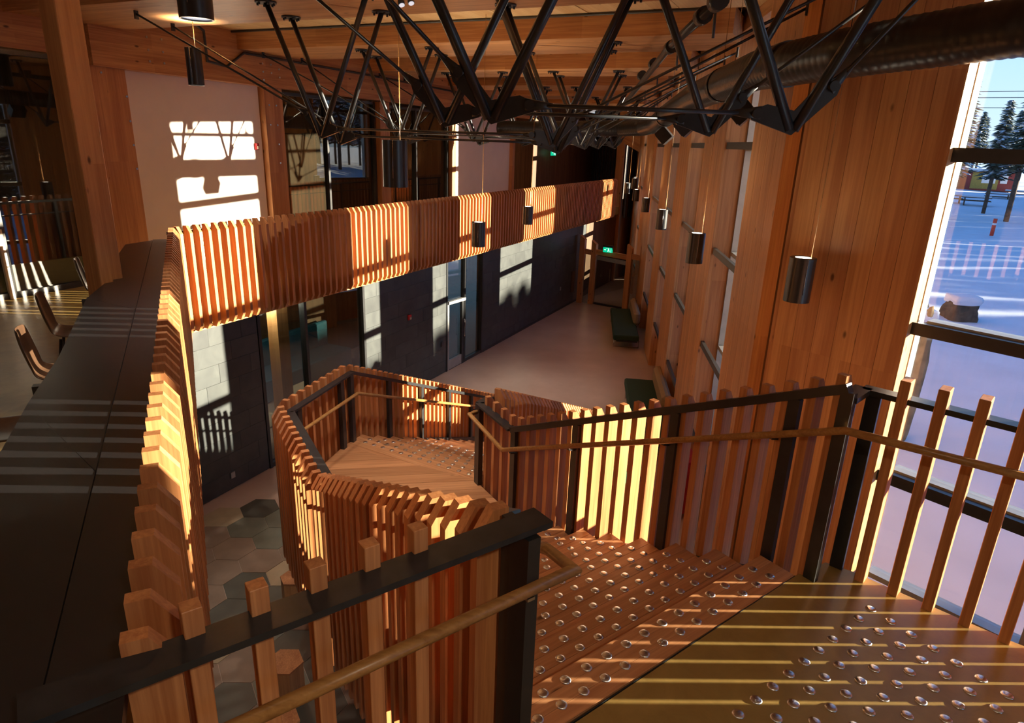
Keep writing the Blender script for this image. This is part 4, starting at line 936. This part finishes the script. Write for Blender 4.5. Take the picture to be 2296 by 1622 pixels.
for x, y, lab in ((0.9, -0.6, 'added black cylinder fill lamp over the landing, out of the picture to the right'), (-2.4, 0.6, 'added black cylinder fill lamp over the counter, out of the picture to the left')):  # unseen lamps, added to brighten the foreground
    pendant(x, y, 3.55, lab, r=0.11, h=0.42, up=0)
    t = bpy.data.objects.get('pendant_lamp.%03d' % (len([o for o in bpy.data.objects if o.name.startswith('pendant_lamp')])-1))
    ld = bpy.data.lights.new('downlight', 'SPOT'); ld.energy = 110 if x > 0 else 12; ld.color = (1.0, 0.82, 0.6); ld.spot_size = rad(160); ld.spot_blend = 1.0; ld.shadow_soft_size = 0.10
    lo = bpy.data.objects.new('downlight', ld); COL.objects.link(lo); lo.parent = t; lo.matrix_basis = Matrix.Translation((0, 0, -0.22))
def spot(x, y, z, label):
    t = thing('spot_light', label, 'lamp', (x, y, z)); rod('head', (x, y, z), (x+0.03, y-0.05, z-0.10), 0.035, BLACK, t, 14); rod('stem', (x, y, z), (x, y, z+0.12), 0.006, BLACK, t, 8)
    put('lens', cyl_me(0.03, 0.004, LENSM, 14), along((x+0.03, y-0.05, z-0.10), (x+0.0315, y-0.0525, z-0.105)), t)
spot(-1.32, 7.75, 3.72, 'left one of two small spotlights at the top edge'); spot(-1.22, 7.75, 3.74, 'right one of two small spotlights at the top edge')

# ================================================================== OUTSIDE
GZ0 = -3.45
def snow_field():
    bm = bmesh.new(); xs = [1.5*1.075**k-1.5 for k in range(72)]; nx = len(xs)
    ys = [-60+i*2.0 for i in range(8)]+[-44+i*1.1 for i in range(40)]+[0+i*0.7 for i in range(60)]+[42+i*2.4 for i in range(90)]
    vv = []
    for y in ys:
        row = []
        for x_ in xs:
            x = 1.0+x_+(fac(min(max(y, 6), 30), .6).x if y > 5.4 else 4.4)-1.0+max(0, (5.4-y)*0.85)*(1 if y > -6 else 0)+(9.7 if y <= -6 else 0)
            r = math.hypot(x, y); h = noise.noise(Vector((x*0.35, y*0.35, 0)))*0.10+noise.noise(Vector((x*0.09, y*0.09, 3)))*0.35*min(1, r/20)
            road = math.exp(-((r-62)/6.5)**2); h = h*(1-road)-0.25*road+(0.9*max(0, min(1, (r-75)/40)))
            row.append(bm.verts.new((x, y, GZ0+h)))
        vv.append(row)
    for a_, b_ in zip(vv, vv[1:]):
        for k in range(nx-1): f = bm.faces.new((a_[k], a_[k+1], b_[k+1], b_[k])); f.smooth = True
    return mesh_from(bm, SNOW)
put('snow_ground', snow_field(), kind='structure')
def rock(name, c, sx, sy, sz, label, cat, seed, snowcap=0.2, lean=(0, 0), mat=None):
    t = thing(name, label, cat, c)
    def blob(nm, sx, sy, sz, z, mat, amp, sd):
        bm = bmesh.new(); bmesh.ops.create_cube(bm, size=1); bmesh.ops.subdivide_edges(bm, edges=bm.edges[:], cuts=7, use_grid_fill=True)
        for v in bm.verts:
            p = v.co.copy(); s = p.normalized()*0.62; p = p.lerp(s, 0.35); q = p+Vector((sd, sd*2, 0)); nn = noise.noise(q*2.2)*amp+noise.noise(q*6)*amp*0.3
            p *= 1+nn; v.co = Vector((p.x*sx+lean[0]*(p.z+.5), p.y*sy+lean[1]*(p.z+.5), (p.z+0.5)*sz))
        put(nm, mesh_from(bm, mat, smooth=True), Matrix.Translation((c[0], c[1], z)), t)
    blob('stone', sx, sy, sz, c[2], mat or STONE, 0.22, seed)
    blob('snow_cap', sx*1.04, sy*1.04, snowcap, c[2]+sz*0.90, SNOW, 0.10, seed+5)
rock('standing_stone', (8.35, 13.2, GZ0-0.05), 0.52, 0.45, 2.85, 'tall snow-capped standing stone just outside the window', 'stone', 1.3, 0.28, (0.02, 0.0))
rock('boulder', (17.0, 24.5, GZ0-0.35), 0.95, 0.85, 0.95, 'squat dark boulder under a thick snow cap in the snow field', 'stone', 4.4, 0.34, mat=DSTONE)
t = thing('road_delineator', 'orange road delineator standing in the snow by the road', 'bollard', (38.1, 53.6, GZ0)); ORA = plain('orange_plastic', (0.75, 0.07, 0.02), 0.5, noise_amt=0.05)
rod('tube', (38.1, 53.6, GZ0-.1), (38.1, 53.6, GZ0+1.25), 0.14, ORA, t, 14); rod('band', (38.1, 53.6, GZ0+0.75), (38.1, 53.6, GZ0+0.9), 0.15, WHITE, t, 14)
def at(px, D, z):      # a point at distance D on a given bearing from the hall
    b = Vector((math.sin(px), math.cos(px), 0))*D; return (b.x, b.y, z)
BR = rad(33.3)
for k, (dx, h) in enumerate(((-1.0, 1.9), (-0.55, 1.6))):
    p = at(rad(31.1)+rad(0.35*k), 30+k, GZ0); tube('garden_stake', [(p[0], p[1], GZ0-.1), (p[0]+0.05, p[1], GZ0+h)], 0.025, CREAM, None, 6, label='thin pale stake in the snow field, %s of the pair' % ('left one', 'right one')[k], cat='stake')
# shed
sx, sy = at(rad(34.05), 134, 0)[:2]; syw = 34+90
t = thing('park_shed', 'low red and yellow shed with a snowy roof beyond the road', 'shed', (sx, sy, GZ0+0.6)); M = frame((sx, sy, GZ0+0.9), syw)
REDW = plain('red_paint', (0.28, 0.04, 0.03), 0.7, noise_amt=0.15); YELW = plain('yellow_boards', (0.40, 0.27, 0.05), 0.7, noise_amt=0.15)
def sb(n, c, d, m): q = M @ Vector(c); put(n, box_me(*d, m), frame(q, syw), t)
sb('wall', (0, 0, 1.4), (8.5, 3.2, 2.8), REDW); sb('wall_panel', (0.4, 1.62, 1.5), (3.6, 0.08, 2.5), YELW); sb('wall_panel', (0.4, -1.62, 1.5), (3.6, 0.08, 2.5), YELW)
for sgn in (-1, 1): sb('window', (0.9, sgn*1.68, 1.8), (1.8, 0.06, 1.3), WHITE); sb('window', (2.9, sgn*1.66, 1.8), (0.9, 0.06, 1.2), WHITE)
sb('roof', (0, 0, 2.9), (9.2, 4.0, 0.2), BARK); sb('roof_snow', (0, 0, 3.15), (9.1, 3.9, 0.35), SNOW)
def picnic(bear, D, i, lab):
    x, y, _ = at(rad(bear), D, 0); t = thing('picnic_table', lab, 'table', (x, y, GZ0+0.5)); yw = bear+88; M = frame((x, y, GZ0+0.55), yw)
    for n, c, d, m in (('tabletop', (0, 0, 0.85), (3.0, 0.9, 0.08), BARK), ('snow', (0, 0, 0.98), (2.9, 0.85, 0.16), SNOW), ('seat', (0, 0.8, 0.5), (3.0, 0.3, 0.07), BARK), ('seat', (0, -0.8, 0.5), (3.0, 0.3, 0.07), BARK), ('leg', (-1.1, 0, 0.35), (0.12, 1.5, 0.8), BARK), ('leg', (1.1, 0, 0.35), (0.12, 1.5, 0.8), BARK)):
        q = M @ Vector(c); put(n, box_me(*d, m), frame(q, yw), t)
picnic(35.2, 110, 0, 'snow-covered picnic table right of the shed, nearer one'); picnic(36.2, 122, 1, 'snow-covered picnic table right of the shed, farther one'); picnic(32.4, 98, 2, 'snow-covered picnic table left of the shed'); picnic(34.0, 96, 3, 'snow-covered picnic table in front of the shed')
# conifers: needle whorls and snow on them
def conifer_mesh(h, r, seed, dens, mat, lift=0.0, scale=1.0, z0=0.32):
    rn = random.Random(seed); bm = bmesh.new(); nw = int(h*2.6)
    for i in range(nw):
        f = (i+0.5)/nw; z = h*(z0+(1-z0)*f); rr = r*(1-f)**0.75*(0.75+0.5*rn.random())
        nb2 = int(7*dens)
        for k in range(nb2):
            an = rn.random()*2*PI; L_ = rr*(0.6+0.5*rn.random()); dr = -0.28*L_
            for j in range(4):
                g0 = j/4; c = Vector((math.cos(an)*L_*(g0+.12), math.sin(an)*L_*(g0+.12), z+dr*g0+lift)); w = (0.20+0.30*(1-abs(g0-.4)))*scale*(0.7+0.6*rn.random())*(r/2.6)
                u = Vector((math.cos(an), math.sin(an), -0.25)); v = Vector((-math.sin(an), math.cos(an), 0)); up = Vector((0, 0, 1))
                a1 = bm.verts.new(c+u*w*1.3); a2 = bm.verts.new(c+v*w*0.8-up*w*0.15); a3 = bm.verts.new(c-u*w*0.8); a4 = bm.verts.new(c-v*w*0.8-up*w*0.15); a5 = bm.verts.new(c+up*w*0.28)
                for tri in ((a1, a2, a5), (a2, a3, a5), (a3, a4, a5), (a4, a1, a5), (a1, a4, a3, a2)): bm.faces.new(tri)
    return mesh_from(bm, mat)
CM = [(conifer_mesh(16, 2.6, 11+i, 1.0, NEEDLE), conifer_mesh(16, 2.5, 11+i, 0.85, SNOW, 0.07, 0.8)) for i in range(3)]
CM.append((conifer_mesh(16, 3.4, 31, 1.5, NEEDLE, 0, 1.3, 0.04), conifer_mesh(16, 3.2, 31, 0.5, SNOW, 0.07, 0.8, 0.04)))
def conifer(bear, D, h, label, v=0, grp=None):
    x, y, _ = at(rad(bear), D, 0); t = thing('conifer', label, 'tree', (x, y, GZ0+0.3), grp); s = h/16.0
    M = Matrix.Translation((x, y, GZ0+0.3)) @ Matrix.Rotation(bear*7.7, 4, 'Z') @ Matrix.Diagonal((s, s, s, 1))
    put('needles', CM[v][0], M, t); put('snow', CM[v][1], M, t); rod('trunk', (x, y, GZ0-0.3), (x, y, GZ0+h*0.9), 0.017*h, BARK, t, 8)
conifer(32.25, 78, 12.6, 'tall narrow conifer cut by the window jamb', 0)
conifer(34.6, 88, 9.6+1.6, 'large snow-dusted pine right of centre in the upper window', 1)
conifer(36.0, 80, 13.5, 'large snow-dusted pine at the right edge of the upper window', 2)
conifer(30.9, 70, 12, 'snowy conifer half hidden behind the window frame', 2)
rn = random.Random(5)
for k in range(26):
    b_ = 26+k*0.62+rn.random()*0.5; D = 150+rn.random()*60
    conifer(b_, D, 11+rn.random()*6, 'small distant conifer in the forest edge beyond the park', k % 3, 'distant forest conifers')
for k in range(14):
    b_ = 38+k*2.2+rn.random(); conifer(b_, 90+rn.random()*50, 13+rn.random()*7, 'small distant conifer in the forest edge beyond the park', k % 3, 'distant forest conifers')
for k in range(38):      # unseen young firs, added so that their shade covers the near snow
    x = 40+rn.random()*9; y = -2+k*0.72; conifer(math.degrees(math.atan2(x, y)), math.hypot(x, y), (x-5)*0.185+rn.random()*0.4, 'young bushy fir added outside the picture to shade the near snow', 3, 'young firs added to shade the near snow')
for k in range(86):      # the forest edge to the right, whose shade lies over the snow
    x = 84+rn.random()*22; y = -30+k*1.55+rn.random()*1.5
    if y > x/math.tan(rad(39.5)): continue
    b_ = math.degrees(math.atan2(x, y)); conifer(b_, math.hypot(x, y), (x-9)*0.155-rn.random()*1.2+rn.choice((0, 0, 0, -2.0)), 'tall pine of the forest outside the picture, right of the snow field', k % 3, 'forest right of the snow field')
for k, z in enumerate((9.2, 8.6, 7.6)):
    a_ = at(rad(20), 95, z); b_ = at(rad(60), 95, z-0.5); rod('power_line', a_, b_, 0.035, BLACK, None, 5, label='thin overhead wire across the sky, %s of three' % ('top', 'middle', 'lowest')[k], cat='wire')
